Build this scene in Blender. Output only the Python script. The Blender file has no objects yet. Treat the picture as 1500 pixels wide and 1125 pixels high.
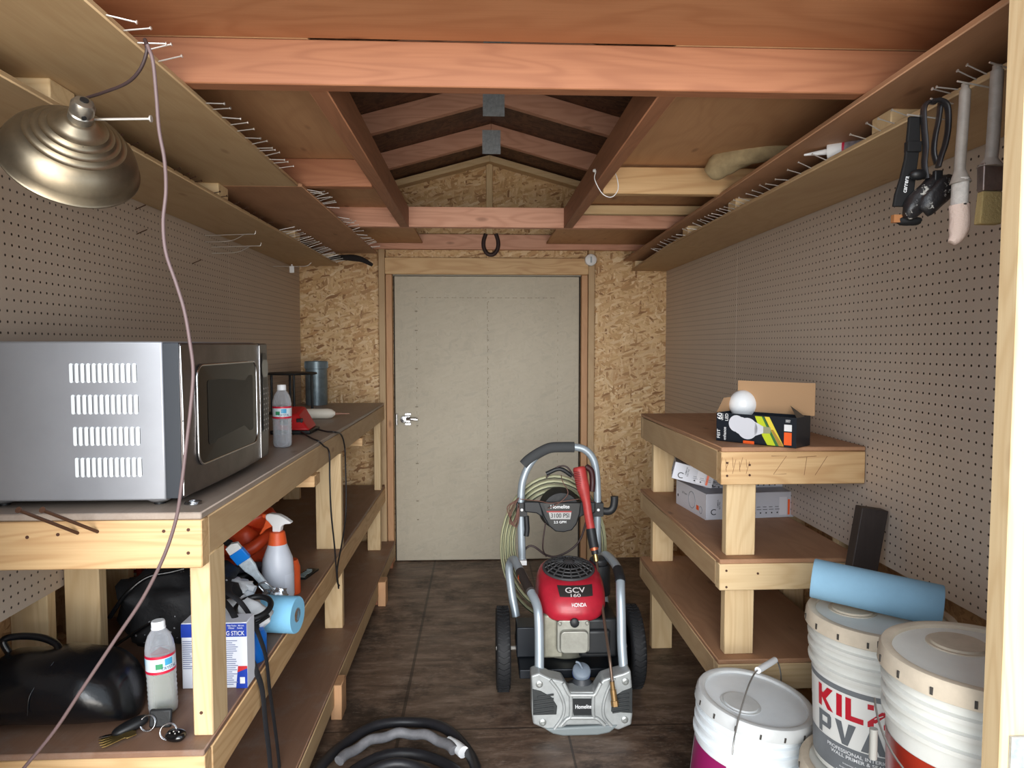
import bpy, math, random
from mathutils import Vector, Matrix, noise as mnoise
random.seed(7)
COL = bpy.context.scene.collection
# ------------------------------------------------------------------ camera model (1500x1125)
F = 1040.0; H = 1.33
th = math.atan(56.5/F); ps = math.atan(47/F*math.cos(th))
sf, cf = math.sin(ps), math.cos(ps); st, ct = math.sin(th), math.cos(th)
FW = Vector((sf*ct, cf*ct, -st)); RT = Vector((cf, -sf, 0)); UP = Vector((sf*st, cf*st, ct))
def P(px, py, x=None, y=None, z=None):
    d = FW + RT*((px-750)/F) + UP*((562.5-py)/F)
    t = x/d.x if x is not None else (y/d.y if y is not None else (z-H)/d.z)
    return Vector((d.x*t, d.y*t, H+d.z*t))
cam = bpy.data.objects.new('camera', bpy.data.cameras.new('camera'))
cam.data.sensor_width = 36; cam.data.lens = F/1500*36; cam.data.clip_start = 0.02
cam.matrix_world = Matrix(((RT.x, UP.x, -FW.x, 0), (RT.y, UP.y, -FW.y, 0), (RT.z, UP.z, -FW.z, H), (0, 0, 0, 1)))
COL.objects.link(cam); bpy.context.scene.camera = cam

# ------------------------------------------------------------------ materials
def lin(c):
    return tuple(((v/255)/12.92 if v/255 <= .04045 else ((v/255+.055)/1.055)**2.4) for v in c)+(1.0,)
MATS = {}
def new_mat(name):
    m = bpy.data.materials.new(name); m.use_nodes = True
    nt = m.node_tree; b = nt.nodes['Principled BSDF']
    return m, nt, b
def N(nt, t, **kw):
    n = nt.nodes.new(t)
    for k, v in kw.items():
        if k.startswith('i_'):
            key = k[2:]; key = int(key) if key.isdigit() else key
            n.inputs[key].default_value = v
        else: setattr(n, k, v)
    return n
def ramp(nt, stops, fac, interp='LINEAR'):
    r = N(nt, 'ShaderNodeValToRGB'); cr = r.color_ramp; cr.interpolation = interp
    while len(cr.elements) > 1: cr.elements.remove(cr.elements[0])
    cr.elements[0].position = stops[0][0]; cr.elements[0].color = stops[0][1]
    for p, c in stops[1:]:
        e = cr.elements.new(p); e.color = c
    nt.links.new(fac, r.inputs[0]); return r
def mixc(nt, a, b, fac, mode='MIX'):
    m = N(nt, 'ShaderNodeMix', data_type='RGBA', blend_type=mode)
    for s, v in ((0, fac), (6, a), (7, b)):
        if isinstance(v, bpy.types.NodeSocket): nt.links.new(v, m.inputs[s])
        else: m.inputs[s].default_value = v
    return m.outputs[2]
def maths(nt, op, a, b=None, c=None):
    m = N(nt, 'ShaderNodeMath', operation=op)
    for i, v in enumerate((a, b, c)):
        if v is None: continue
        if isinstance(v, bpy.types.NodeSocket): nt.links.new(v, m.inputs[i])
        else: m.inputs[i].default_value = v
    return m.outputs[0]
def bump(nt, b, h, strength=.3, dist=.002):
    bp = N(nt, 'ShaderNodeBump'); bp.inputs['Strength'].default_value = strength; bp.inputs['Distance'].default_value = dist
    nt.links.new(h, bp.inputs['Height']); nt.links.new(bp.outputs[0], b.inputs['Normal'])
def coords(nt, jitter=True):
    tc = N(nt, 'ShaderNodeTexCoord')
    if not jitter: return tc.outputs['Object']
    oi = N(nt, 'ShaderNodeObjectInfo')
    v = N(nt, 'ShaderNodeVectorMath', operation='ADD'); s = maths(nt, 'MULTIPLY', oi.outputs['Random'], 37.3)
    nt.links.new(tc.outputs['Object'], v.inputs[0]); nt.links.new(s, v.inputs[1]); return v.outputs[0]
def mapping(nt, vec, scale=(1, 1, 1), rot=(0, 0, 0)):
    m = N(nt, 'ShaderNodeMapping'); m.inputs['Scale'].default_value = scale; m.inputs['Rotation'].default_value = rot
    nt.links.new(vec, m.inputs[0]); return m.outputs[0]
def noise(nt, vec, scale=1, detail=4, rough=.55, dist=0):
    n = N(nt, 'ShaderNodeTexNoise'); n.inputs['Scale'].default_value = scale; n.inputs['Detail'].default_value = detail
    n.inputs['Roughness'].default_value = rough; n.inputs['Distortion'].default_value = dist
    nt.links.new(vec, n.inputs['Vector']); return n.outputs['Fac']
def axsc(axis, along, across):
    return tuple(along if a == axis else across for a in 'xyz')
def wood(kind, axis):
    key = kind+'_'+axis
    if key in MATS: return MATS[key]
    K = {'pine': ((210, 176, 130), (184, 142, 96), (140, 96, 62), .8, .9),
         'pale': ((216, 190, 148), (196, 164, 120), (150, 110, 74), .7, .8),
         'fir': ((162, 108, 76), (138, 86, 58), (100, 58, 40), .7, .9),
         'palefir': ((214, 162, 136), (188, 134, 108), (130, 84, 62), .7, .9),
         'brownfir': ((156, 106, 76), (130, 86, 60), (86, 54, 38), .6, .6),
         'ply': ((196, 152, 112), (176, 130, 92), (122, 82, 56), .45, 1.0),
         'plyred': ((184, 128, 90), (162, 104, 68), (112, 66, 42), .6, 1.1),
         'shelfply': ((138, 106, 86), (118, 88, 70), (84, 60, 46), .35, .5),
         'benchply': ((156, 142, 130), (134, 118, 106), (92, 78, 68), .35, .6),
         'plytan': ((188, 160, 122), (168, 136, 98), (136, 102, 70), .4, .9),
         'darkply': ((172, 130, 98), (150, 108, 78), (106, 72, 50), .45, 1.0),
         'blackwood': ((52, 44, 42), (40, 33, 31), (24, 20, 19), .5, .8)}[kind]
    m, nt, b = new_mat('wood_'+key)
    v = coords(nt)
    wide = kind in ('ply', 'plyred', 'plytan', 'darkply', 'shelfply', 'benchply')
    lo = noise(nt, mapping(nt, v, axsc(axis, 1.1 if not wide else 1.6, 9 if not wide else 5)), 1, 2, .5, .4)
    rings = maths(nt, 'SINE', maths(nt, 'MULTIPLY', lo, 85.0 if not wide else 55.0))
    rings = maths(nt, 'MULTIPLY_ADD', rings, .5, .5)
    rings = maths(nt, 'POWER', rings, 2.2)
    fine = noise(nt, mapping(nt, v, axsc(axis, 6, 230)), 1, 3, .6)
    c = mixc(nt, lin(K[0]), lin(K[1]), maths(nt, 'MULTIPLY', rings, K[3]*.75))
    c = mixc(nt, c, lin(K[1]), maths(nt, 'MULTIPLY', maths(nt, 'SUBTRACT', fine, .35), .9))
    # knots
    vo = N(nt, 'ShaderNodeTexVoronoi'); vo.inputs['Scale'].default_value = 1
    nt.links.new(mapping(nt, v, axsc(axis, 3.2, 9)), vo.inputs['Vector'])
    kn = ramp(nt, [(0, (1, 1, 1, 1)), (.05, (.8, .8, .8, 1)), (.11, (0, 0, 0, 1))], vo.outputs['Distance'])
    c = mixc(nt, c, lin(K[2]), maths(nt, 'MULTIPLY', kn.outputs[0], .75*K[4]))
    big = noise(nt, mapping(nt, v, axsc(axis, 1.5, 4)), 1, 3)
    c = mixc(nt, c, lin(K[2]), maths(nt, 'MULTIPLY', maths(nt, 'MAXIMUM', maths(nt, 'SUBTRACT', big, .5), 0.0), 1.0))
    if kind in ('shelfply', 'benchply'):
        gr = noise(nt, v, 9, 6, .7)
        c = mixc(nt, c, lin((150, 140, 132)), ramp(nt, [(.5, (0, 0, 0, 1)), (.72, (.45, .45, .45, 1))], gr).outputs[0])
        b.inputs['Specular IOR Level'].default_value = .35
    nt.links.new(c, b.inputs['Base Color'])
    b.inputs['Roughness'].default_value = .62 if kind not in ('shelfply', 'benchply') else .48
    bump(nt, b, fine, .15, .001)
    MATS[key] = m; return m
def osb(name, tones, normal='y', painted=None):
    if name in MATS: return MATS[name]
    m, nt, b = new_mat(name)
    v0 = coords(nt, False)
    wob = N(nt, 'ShaderNodeTexNoise'); wob.inputs['Scale'].default_value = 22; wob.inputs['Detail'].default_value = 3
    nt.links.new(v0, wob.inputs['Vector'])
    vm = N(nt, 'ShaderNodeVectorMath', operation='MULTIPLY_ADD'); vm.inputs[1].default_value = (.016, .016, .016)
    nt.links.new(wob.outputs['Color'], vm.inputs[0]); nt.links.new(v0, vm.inputs[2]); v = vm.outputs[0]
    def layer(ang, s=(19, 74)):
        rot = {'y': (0, ang, 0), 'x': (ang, 0, 0), 'z': (0, 0, ang)}[normal]
        # rotate first, then stretch
        r = mapping(nt, v, (1, 1, 1), rot)
        sc = {'y': (s[0], 14, s[1]), 'x': (14, s[0], s[1]), 'z': (s[0], s[1], 14)}[normal]
        r = mapping(nt, r, sc)
        vo = N(nt, 'ShaderNodeTexVoronoi'); vo.inputs['Scale'].default_value = 1; vo.inputs['Randomness'].default_value = 1
        nt.links.new(r, vo.inputs['Vector'])
        se = N(nt, 'ShaderNodeSeparateColor'); nt.links.new(vo.outputs['Color'], se.inputs[0])
        return se.outputs[0], se.outputs[1]
    A, a2 = layer(.3); B, b2 = layer(1.5); Cc, c2 = layer(2.4); D, d2 = layer(-.5, (34, 120))
    def sel(x, y, mk, t=.5):
        g = maths(nt, 'GREATER_THAN', mk, t)
        return maths(nt, 'ADD', maths(nt, 'MULTIPLY', x, g), maths(nt, 'MULTIPLY', y, maths(nt, 'SUBTRACT', 1.0, g)))
    s = sel(A, sel(B, sel(Cc, D, c2), b2), a2)
    stops = [(i/(len(tones)-1), lin(t)) for i, t in enumerate(tones)]
    c = ramp(nt, stops, s).outputs[0]
    fib = noise(nt, mapping(nt, v0, (60, 60, 60)), 3, 5, .7)
    c = mixc(nt, c, lin(tones[0]), maths(nt, 'MULTIPLY', maths(nt, 'MAXIMUM', maths(nt, 'SUBTRACT', fib, .5), 0.0), 1.6))
    big = noise(nt, v0, 2.2, 3)
    c = mixc(nt, c, lin(tones[0]), maths(nt, 'MULTIPLY', maths(nt, 'MAXIMUM', maths(nt, 'SUBTRACT', big, .5), 0.0), 1.0))
    if painted:
        c = mixc(nt, lin(painted), c, .10)
        dirt = noise(nt, v0, 3.5, 6, .7)
        c = mixc(nt, c, lin((120, 110, 92)), maths(nt, 'MULTIPLY', maths(nt, 'MAXIMUM', maths(nt, 'SUBTRACT', dirt, .5), 0.0), .8))
    nt.links.new(c, b.inputs['Base Color']); b.inputs['Roughness'].default_value = .6
    bump(nt, b, s, .25, .001)
    MATS[name] = m; return m
def plain(name, col, rough=.5, metal=0, spec=.5, var=0, vscale=30, alpha=None, trans=0, ior=1.45, bmp=0, coat=0, emis=None):
    if name in MATS: return MATS[name]
    m, nt, b = new_mat(name)
    b.inputs['Roughness'].default_value = rough; b.inputs['Metallic'].default_value = metal
    b.inputs['Specular IOR Level'].default_value = spec
    b.inputs['Transmission Weight'].default_value = trans; b.inputs['IOR'].default_value = ior
    b.inputs['Coat Weight'].default_value = coat
    v = coords(nt, False)
    n = noise(nt, v, vscale, 5, .65)
    if var:
        d = tuple(x*(1-var) for x in lin(col)[:3])+(1,)
        nt.links.new(mixc(nt, lin(col), d, ramp(nt, [(.35, (0, 0, 0, 1)), (.7, (1, 1, 1, 1))], n).outputs[0]), b.inputs['Base Color'])
    else: b.inputs['Base Color'].default_value = lin(col)
    if bmp: bump(nt, b, n, bmp, .003)
    if alpha: b.inputs['Alpha'].default_value = alpha
    MATS[name] = m; return m
def pegboard(name, col, shade):
    m, nt, b = new_mat(name)
    g = N(nt, 'ShaderNodeNewGeometry'); se = N(nt, 'ShaderNodeSeparateXYZ'); nt.links.new(g.outputs['Position'], se.inputs[0])
    def cell(o): return maths(nt, 'SUBTRACT', maths(nt, 'FRACT', maths(nt, 'DIVIDE', o, .0254)), .5)
    a = cell(se.outputs['Y']); c = cell(se.outputs['Z'])
    r = maths(nt, 'SQRT', maths(nt, 'ADD', maths(nt, 'MULTIPLY', a, a), maths(nt, 'MULTIPLY', c, c)))
    hole = ramp(nt, [(0, (1, 1, 1, 1)), (.10, (1, 1, 1, 1)), (.145, (0, 0, 0, 1))], r).outputs[0]
    n = noise(nt, coords(nt, False), 4, 5, .6)
    base = mixc(nt, lin(col), lin(shade), n)
    nt.links.new(mixc(nt, base, lin((38, 26, 20)), hole), b.inputs['Base Color']); b.inputs['Roughness'].default_value = .45
    return m

# ------------------------------------------------------------------ mesh builder
def basis(origin, u, v):
    u = Vector(u).normalized(); v = Vector(v); v = (v-u*v.dot(u)).normalized(); n = u.cross(v)
    o = Vector(origin)
    return Matrix(((u.x, v.x, n.x, o.x), (u.y, v.y, n.y, o.y), (u.z, v.z, n.z, o.z), (0, 0, 0, 1)))
def T(x, y, z): return Matrix.Translation((x, y, z))
def RX(a): return Matrix.Rotation(math.radians(a), 4, 'X')
def RY(a): return Matrix.Rotation(math.radians(a), 4, 'Y')
def RZ(a): return Matrix.Rotation(math.radians(a), 4, 'Z')
def along(p, d):
    return T(*p) @ Vector(d).to_track_quat('Z', 'Y').to_matrix().to_4x4()
def smooth_path(pts, n=8):
    pts = [Vector(p) for p in pts]
    if len(pts) < 3: return pts
    out = []; q = [pts[0]*2-pts[1]]+pts+[pts[-1]*2-pts[-2]]
    for i in range(1, len(q)-2):
        a, b, c, d = q[i-1:i+3]
        for k in range(n):
            t = k/n
            out.append(.5*((2*b)+(c-a)*t+(2*a-5*b+4*c-d)*t*t+(3*b-a-3*c+d)*t**3))
    out.append(pts[-1]); return out
TXT = {}
def text_geo(s):
    if s in TXT: return TXT[s]
    cu = bpy.data.curves.new('t', 'FONT'); cu.body = s; cu.size = 1; cu.align_x = 'CENTER'; cu.align_y = 'CENTER'; cu.offset = .010
    o = bpy.data.objects.new('t', cu); COL.objects.link(o)
    dg = bpy.context.evaluated_depsgraph_get(); me = o.evaluated_get(dg).to_mesh()
    vs = [v.co.copy() for v in me.vertices]; fs = [tuple(p.vertices) for p in me.polygons]
    o.evaluated_get(dg).to_mesh_clear(); bpy.data.objects.remove(o); bpy.data.curves.remove(cu)
    if vs:
        x0 = min(v.x for v in vs); x1 = max(v.x for v in vs); y0 = min(v.y for v in vs); y1 = max(v.y for v in vs)
        vs = [Vector(((v.x-(x0+x1)/2)/(x1-x0), (v.y-(y0+y1)/2)/(y1-y0), 0)) for v in vs]
    TXT[s] = (vs, fs); return TXT[s]
class MB:
    def __init__(s): s.v = []; s.f = []; s.m = []; s.mats = []; s.cur = 0
    def mat(s, m):
        if m not in s.mats: s.mats.append(m)
        s.cur = s.mats.index(m); return s
    def add(s, vs, fs, M=None):
        o = len(s.v)
        for v in vs:
            v = Vector(v); s.v.append(M @ v if M else v)
        for f in fs: s.f.append([i+o for i in f]); s.m.append(s.cur)
        return s
    def box(s, x0, x1, y0, y1, z0, z1, M=None):
        vs = [(x, y, z) for z in (z0, z1) for y in (y0, y1) for x in (x0, x1)]
        return s.add(vs, [(0, 2, 3, 1), (4, 5, 7, 6), (0, 1, 5, 4), (2, 6, 7, 3), (0, 4, 6, 2), (1, 3, 7, 5)], M)
    def hexa(s, c8):
        return s.add(c8, [(0, 2, 3, 1), (4, 5, 7, 6), (0, 1, 5, 4), (2, 6, 7, 3), (0, 4, 6, 2), (1, 3, 7, 5)])
    def tube(s, pts, r, n=10, smooth=8, caps=True, flat=None):
        p = smooth_path(pts, smooth) if smooth else [Vector(q) for q in pts]
        rr = r if callable(r) else (lambda t: r)
        vs = []; fs = []; up = None; L = len(p)
        for i, q in enumerate(p):
            t = (p[min(i+1, L-1)]-p[max(i-1, 0)])
            if t.length < 1e-9: t = Vector((0, 0, 1))
            t.normalize()
            if up is None:
                up = Vector((0, 0, 1)) if abs(t.z) < .9 else Vector((1, 0, 0))
            up = (up-t*up.dot(t)).normalized(); sd = t.cross(up)
            R = rr(i/(L-1))
            for k in range(n):
                a = 2*math.pi*k/n
                ra, rb = (R, R) if flat is None else (flat[0], flat[1])
                vs.append(q+up*(math.cos(a)*ra)+sd*(math.sin(a)*rb))
        for i in range(L-1):
            for k in range(n):
                a = i*n+k; b = i*n+(k+1) % n
                fs.append((a, b, b+n, a+n))
        if caps: fs.append(tuple(range(n))[::-1]); fs.append(tuple(range((L-1)*n, L*n)))
        return s.add(vs, fs)
    def lathe(s, prof, n=40, M=None, a0=0, a1=360):
        vs = []; fs = []; full = abs(a1-a0) >= 360; cnt = n if full else n+1
        for r, z in prof:
            for k in range(cnt):
                a = math.radians(a0+(a1-a0)*k/n); vs.append((r*math.cos(a), r*math.sin(a), z))
        for i in range(len(prof)-1):
            for k in range(n):
                k2 = (k+1) % cnt
                a, b, c, d = i*cnt+k, i*cnt+k2, (i+1)*cnt+k2, (i+1)*cnt+k
                fs.append((a, b, c, d))
        if full:
            if prof[0][0] > 1e-6: fs.append(tuple(range(cnt))[::-1])
            if prof[-1][0] > 1e-6: fs.append(tuple(range((len(prof)-1)*cnt, len(prof)*cnt)))
        return s.add(vs, fs, M)
    def prism(s, poly, d, M=None):
        n = len(poly)
        vs = [(x, y, 0) for x, y in poly]+[(x, y, d) for x, y in poly]
        fs = [tuple(range(n))[::-1], tuple(range(n, 2*n))]+[(i, (i+1) % n, n+(i+1) % n, n+i) for i in range(n)]
        return s.add(vs, fs, M)
    def ball(s, c, r, n=20, M=None, fn=None, e=1.0):
        # r = (rx,ry,rz); e<1 boxier; fn(dir)->scale
        vs = []; fs = []; m = n//2
        pw = lambda x: math.copysign(abs(x)**e, x)
        for i in range(m+1):
            p = math.pi*i/m
            for k in range(n):
                a = 2*math.pi*k/n
                d = Vector((pw(math.sin(p))*pw(math.cos(a)), pw(math.sin(p))*pw(math.sin(a)), pw(math.cos(p))))
                k_ = fn(d) if fn else 1
                vs.append((c[0]+d.x*r[0]*k_, c[1]+d.y*r[1]*k_, c[2]+d.z*r[2]*k_))
        for i in range(m):
            for k in range(n):
                a, b = i*n+k, i*n+(k+1) % n
                fs.append((a, a+n, b+n, b))
        return s.add(vs, fs, M)
    def text(s, txt, w, h, M=None, fn=None):
        vs, fs = text_geo(txt)
        if fn: vs2 = [fn(v.x*w, v.y*h) for v in vs]
        else: vs2 = [(v.x*w, v.y*h, 0) for v in vs]
        return s.add(vs2, fs, M)
    def quad(s, a, b, c, d): return s.add([a, b, c, d], [(0, 1, 2, 3)])
    def build(s, name, mat=None, parent=None, bevel=0, seg=2, ang=35, sub=0, solid=0, origin=None):
        if mat is not None:
            if not s.mats: s.mats = [mat]
            elif mat not in s.mats: s.mats = [mat]+s.mats; s.m = s.m
        me = bpy.data.meshes.new(name)
        if parent is None:
            if origin is None:
                xs = [v.x for v in s.v]; ys = [v.y for v in s.v]; zs = [v.z for v in s.v]
                origin = Vector(((min(xs)+max(xs))/2, (min(ys)+max(ys))/2, min(zs)))
            off = Vector(origin)
        else:
            off = Vector((0, 0, 0)); q = parent
            while q: off += q.location; q = q.parent
        me.from_pydata([tuple(v-off) for v in s.v], [], s.f)
        for m in s.mats: me.materials.append(m)
        for p, i in zip(me.polygons, s.m): p.material_index = i
        o = bpy.data.objects.new(name, me); COL.objects.link(o)
        if parent is None: o.location = off
        else: o.parent = parent
        if bevel:
            b = o.modifiers.new('b', 'BEVEL'); b.width = bevel; b.segments = seg; b.limit_method = 'ANGLE'; b.angle_limit = math.radians(40); b.harden_normals = False
        if sub:
            u = o.modifiers.new('s', 'SUBSURF'); u.levels = sub; u.render_levels = sub
        me.shade_smooth(); me.set_sharp_from_angle(angle=math.radians(ang))
        return o
def mb(m=None):
    r = MB()
    if m: r.mat(m)
    return r
def tag(o, label, cat, group=None, kind=None):
    o['label'] = label; o['category'] = cat
    if group: o['group'] = group
    if kind: o['kind'] = kind
    return o
def thing(name, label, cat, loc=(0, 0, 0), group=None):
    o = bpy.data.objects.new(name, None); COL.objects.link(o); o.location = loc; o.empty_display_size = .05
    return tag(o, label, cat, group)
def board(name, x0, x1, y0, y1, z0, z1, kind, parent=None, bev=.0025, axis=None):
    d = {'x': abs(x1-x0), 'y': abs(y1-y0), 'z': abs(z1-z0)}
    m = wood(kind, axis or max(d, key=d.get))
    return mb(m).box(min(x0, x1), max(x0, x1), min(y0, y1), max(y0, y1), min(z0, z1), max(z0, z1)).build(name, None, parent, bevel=bev, seg=1)
def st(o): o['kind'] = 'structure'; return o
TRIM = [0]
def trim(*a, **k):
    TRIM[0] += 1; o = board('trim_%d' % TRIM[0], *a, **k); return st(o)
# ------------------------------------------------------------------ shell
XL, XR, YB, YF = -1.085, 1.15, 4.36, .98
tanL = [(140, 98, 58), (196, 158, 108), (212, 178, 130), (222, 192, 148), (188, 144, 94), (230, 206, 166)]
osbB = osb('osb_back', tanL, 'y'); osbS = osb('osb_side', [(140, 100, 66), (176, 136, 94), (198, 160, 116), (166, 124, 82)], 'x')
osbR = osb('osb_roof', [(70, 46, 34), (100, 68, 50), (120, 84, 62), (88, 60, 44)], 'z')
# floor: dark worn plywood with seams and stains
def floor_mat():
    m, nt, b = new_mat('floor_ply'); v = coords(nt, False)
    n1 = noise(nt, mapping(nt, v, (5, 17, 5)), 1, 8, .7, .5); n2 = noise(nt, v, 2.3, 6, .7); n3 = noise(nt, mapping(nt, v, (12, 34, 7)), 2, 6, .75)
    c = ramp(nt, [(.3, lin((62, 48, 40))), (.5, lin((104, 84, 70))), (.7, lin((142, 122, 106)))], n1).outputs[0]
    c = mixc(nt, c, lin((36, 27, 23)), ramp(nt, [(.50, (0, 0, 0, 1)), (.62, (.85, .85, .85, 1))], n2).outputs[0])
    c = mixc(nt, c, lin((156, 140, 126)), ramp(nt, [(.54, (0, 0, 0, 1)), (.72, (.6, .6, .6, 1))], n3).outputs[0])
    se = N(nt, 'ShaderNodeSeparateXYZ'); nt.links.new(v, se.inputs[0])
    for sock, pos, w in (('X', -.28, .006), ('X', .30, .004), ('Y', .20, .005)):
        d = maths(nt, 'ABSOLUTE', maths(nt, 'SUBTRACT', se.outputs[sock], pos))
        c = mixc(nt, c, lin((24, 17, 14)), maths(nt, 'MULTIPLY', maths(nt, 'LESS_THAN', d, w), .65))
    nt.links.new(c, b.inputs['Base Color']); nt.links.new(ramp(nt, [(.3, (.35,)*3+(1,)), (.7, (.6,)*3+(1,))], n2).outputs[0], b.inputs['Roughness'])
    bump(nt, b, n1, .3, .002); return m
st(mb(floor_mat()).box(XL-.1, XR+.1, .9, YB+.02, -.03, 0).build('floor', origin=(0, 2.2, -.03)))
ground = plain('concrete', (176, 168, 156), .85, var=.25, vscale=6)
st(mb(ground).box(-7, 7, -9, .9, -.14, -.1).build('floor_outside'))
st(mb(osbB).box(XL-.1, XR+.1, YB, YB+.012, -.03, 2.16).add(
    [(XL-.1, YB, 2.16), (XR+.1, YB, 2.16), (.06, YB, 2.47), (XL-.1, YB+.012, 2.16), (XR+.1, YB+.012, 2.16), (.06, YB+.012, 2.47)],
    [(0, 1, 2), (3, 5, 4), (0, 3, 4, 1), (1, 4, 5, 2), (2, 5, 3, 0)]).build('wall_back', origin=(0, YB, 0)))
for sx, nm, xo in ((-1, 'wall_left', XL-.10), (1, 'wall_right', XR+.09)):
    st(mb(osbS).box(min(xo, xo+sx*.012), max(xo, xo+sx*.012), .9, YB+.02, -.03, 2.2).build(nm))
pegL = pegboard('pegboard_left', (196, 180, 164), (184, 168, 152)); pegR = pegboard('pegboard_right', (200, 186, 172), (188, 173, 159))
for nm, x0, pm, lab in (('wall_left_pegboard', XL-.006, pegL, 0), ('wall_right_pegboard', XR, pegR, 0)):
    st(mb(pm).box(x0, x0+.006, YF, 3.148, .705, 1.93).box(x0, x0+.006, 3.151, YB-.002, .705, 1.93).build(nm))
# studs behind pegboard
for y in (1.0, 1.40, 1.81, 2.22, 2.62, 3.03, 3.44, 3.84):
    trim(XL-.10, XL-.008, y, y+.038, 0, 1.90, 'pale'); trim(XR+.008, XR+.088, y, y+.038, 0, 1.90, 'pale')
trim(XR+.008, XR+.088, YF, YB, 0, .038, 'pine'); trim(XL-.10, XL-.008, YF, YB, 0, .038, 'pine')
# roof deck
s_ = .275; apz = 2.465
for sx, x1 in ((-1, -1.3), (1, 1.42)):
    z1 = apz-s_*abs(x1-.06)
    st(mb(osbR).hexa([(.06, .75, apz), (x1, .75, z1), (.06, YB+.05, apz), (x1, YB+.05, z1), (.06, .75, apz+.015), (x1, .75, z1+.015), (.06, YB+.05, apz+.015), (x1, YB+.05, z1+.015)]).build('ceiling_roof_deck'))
# rafters with metal gusset
galv = plain('galvanised', (176, 184, 190), .5, .4, var=.35, vscale=60)
def rafter(y, k, zoff=0, th_=.038, hgt=.09):
    for sx, x1 in ((-1, -1.18), (1, 1.28)):
        TRIM[0] += 1
        f = lambda x: apz-.001-s_*abs(x-.06)+zoff
        st(mb(wood(k, 'x')).hexa([(.06, y, f(.06)-hgt), (x1, y, f(x1)-hgt), (.06, y+th_, f(.06)-hgt), (x1, y+th_, f(x1)-hgt), (.06, y, f(.06)), (x1, y, f(x1)), (.06, y+th_, f(.06)), (x1, y+th_, f(x1))]).build('trim_%d' % TRIM[0], bevel=.002, seg=1))
for y in (1.3, 1.9, 2.5, 3.1, 3.7): rafter(y, 'palefir')
rafter(4.26, 'pale', -.01, .085, .038)
for i, y in enumerate((2.5, 3.1, 3.7)):
    g = mb(galv).box(.015, .108, y-.002, y, apz-.155, apz-.035)
    for a in range(6):
        for b_ in range(9):
            g.box(.02+a*.015, .026+a*.015, y-.0035, y-.002, apz-.150+b_*.0125, apz-.146+b_*.0125)
    tag(g.build('gusset_plate'), ['toothed metal gusset plate on rafter peak nearest the front', 'toothed metal gusset plate on the middle rafter peak', 'toothed metal gusset plate on the rafter peak closest to the gable'][i], 'gusset plate', 'gusset plates on the rafters')
trim(.04, .078, 4.32, YB, 2.0, 2.42, 'pale')        # gable stud
# ties, top plate, header framing
BZ = 1.848
trim(XL-.09, XR+.08, 1.46, 1.498, BZ, BZ+.089, 'fir')
trim(XL-.09, XR+.08, 3.19, 3.228, BZ+.006, BZ+.095, 'palefir')
trim(XL-.09, -.352, 2.37, 2.408, BZ, BZ+.089, 'fir'); trim(.415, XR+.08, 2.40, 2.438, BZ-.008, BZ+.081, 'pine')
trim(.415, XR+.08, 3.06, 3.098, BZ+.045, BZ+.083, 'pale')
trim(XL-.09, XR+.08, 4.30, 4.338, 1.905, 1.995, 'palefir')
trim(-.352, -.312, 1.50, 3.188, BZ+.004, BZ+.092, 'brownfir'); trim(.375, .415, 1.50, 3.188, BZ+.004, BZ+.092, 'brownfir')
# plywood loft decks and front ceiling panel
for i, (x0, x1, y0, y1, k) in enumerate(((XL, XR, .99, 1.459, 'plyred'), (XL, -.34, 1.459, 4.29, 'ply'), (.40, XR, 1.459, 4.29, 'ply'))):
    o = board('ceiling', x0, x1, y0, y1, BZ+.0895, BZ+.101, k, axis='x' if i == 0 else 'y'); st(o)
# top plates
for x0, x1 in ((XL-.10, XL-.008), (XR+.008, XR+.088)): trim(x0, x1, YF, YB, 1.91, 1.947, 'pine')
# door and framing
fz = lambda py: P(700, py, y=4.34)[2]
dz = fz(405)
trim(-.605, -.567, 4.30, YB, 0, 1.905, 'plytan'); trim(-.565, -.527, 4.315, YB, 0, fz(403), 'ply')
trim(.658, .696, 4.30, YB, 0, 1.905, 'plytan'); trim(.618, .656, 4.315, YB, 0, fz(403), 'ply')
trim(-.566, .657, 4.295, YB, fz(403), fz(379), 'pine'); trim(.04, .078, 4.32, YB, fz(378.5), 1.904, 'pine')
dm = osb('osb_painted', tanL, 'y', painted=(178, 172, 156))
d = st(mb(dm).box(-.515, .606, 4.335, 4.352, .006, dz).build('door_1', bevel=.002, seg=1))
lm = plain('pencil_line', (120, 110, 92), .8)
l = mb(lm)
x0, x1, zt = -.385, .475, dz-.13
for i in range(60):
    z = .3+i*(zt-.3)/60
    if i % 3 != 2:
        l.box(.045, .0475, 4.3340, 4.3355, z, z+.018); 
    if i % 2 == 0 and i > 6: l.box(x0, x0+.0015, 4.3343, 4.3355, z, z+.014); l.box(x1, x1+.0015, 4.3343, 4.3355, z, z+.014)
for i in range(56):
    if i % 3 != 1: l.box(x0+i*(x1-x0)/56, x0+(i+.8)*(x1-x0)/56, 4.3343, 4.3355, zt, zt+.0025)
for i in range(26): # nail dots
    z = .2+i*.058; l.box(.05, .054, 4.3335, 4.3355, z, z+.005); 
    if i % 2: l.box(x0+random.uniform(-.01, .01), x0+.008, 4.3335, 4.3355, z, z+.005)
l.build('door_seam', None, d)
gm = plain('gap_dark', (40, 34, 28), .9); gl = plain('door_trim_grey', (150, 146, 134), .7)
st(mb(gm).box(-.524, -.516, 4.3525, 4.3595, 0, dz+.01).box(.607, .6165, 4.3525, 4.3595, 0, dz+.01).build('door_frame_shadow_gap'))
st(mb(gl).box(-.522, .614, 4.32, 4.358, dz+.002, fz(404)+.004).build('trim_door_head'))
chrome = plain('chrome', (190, 192, 196), .22, 1)
t = thing('door_latch', 'chrome lever latch on the edge of the grey plywood door', 'latch', P(594, 614, y=4.33))
c = P(594, 614, y=4.33)
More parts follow.
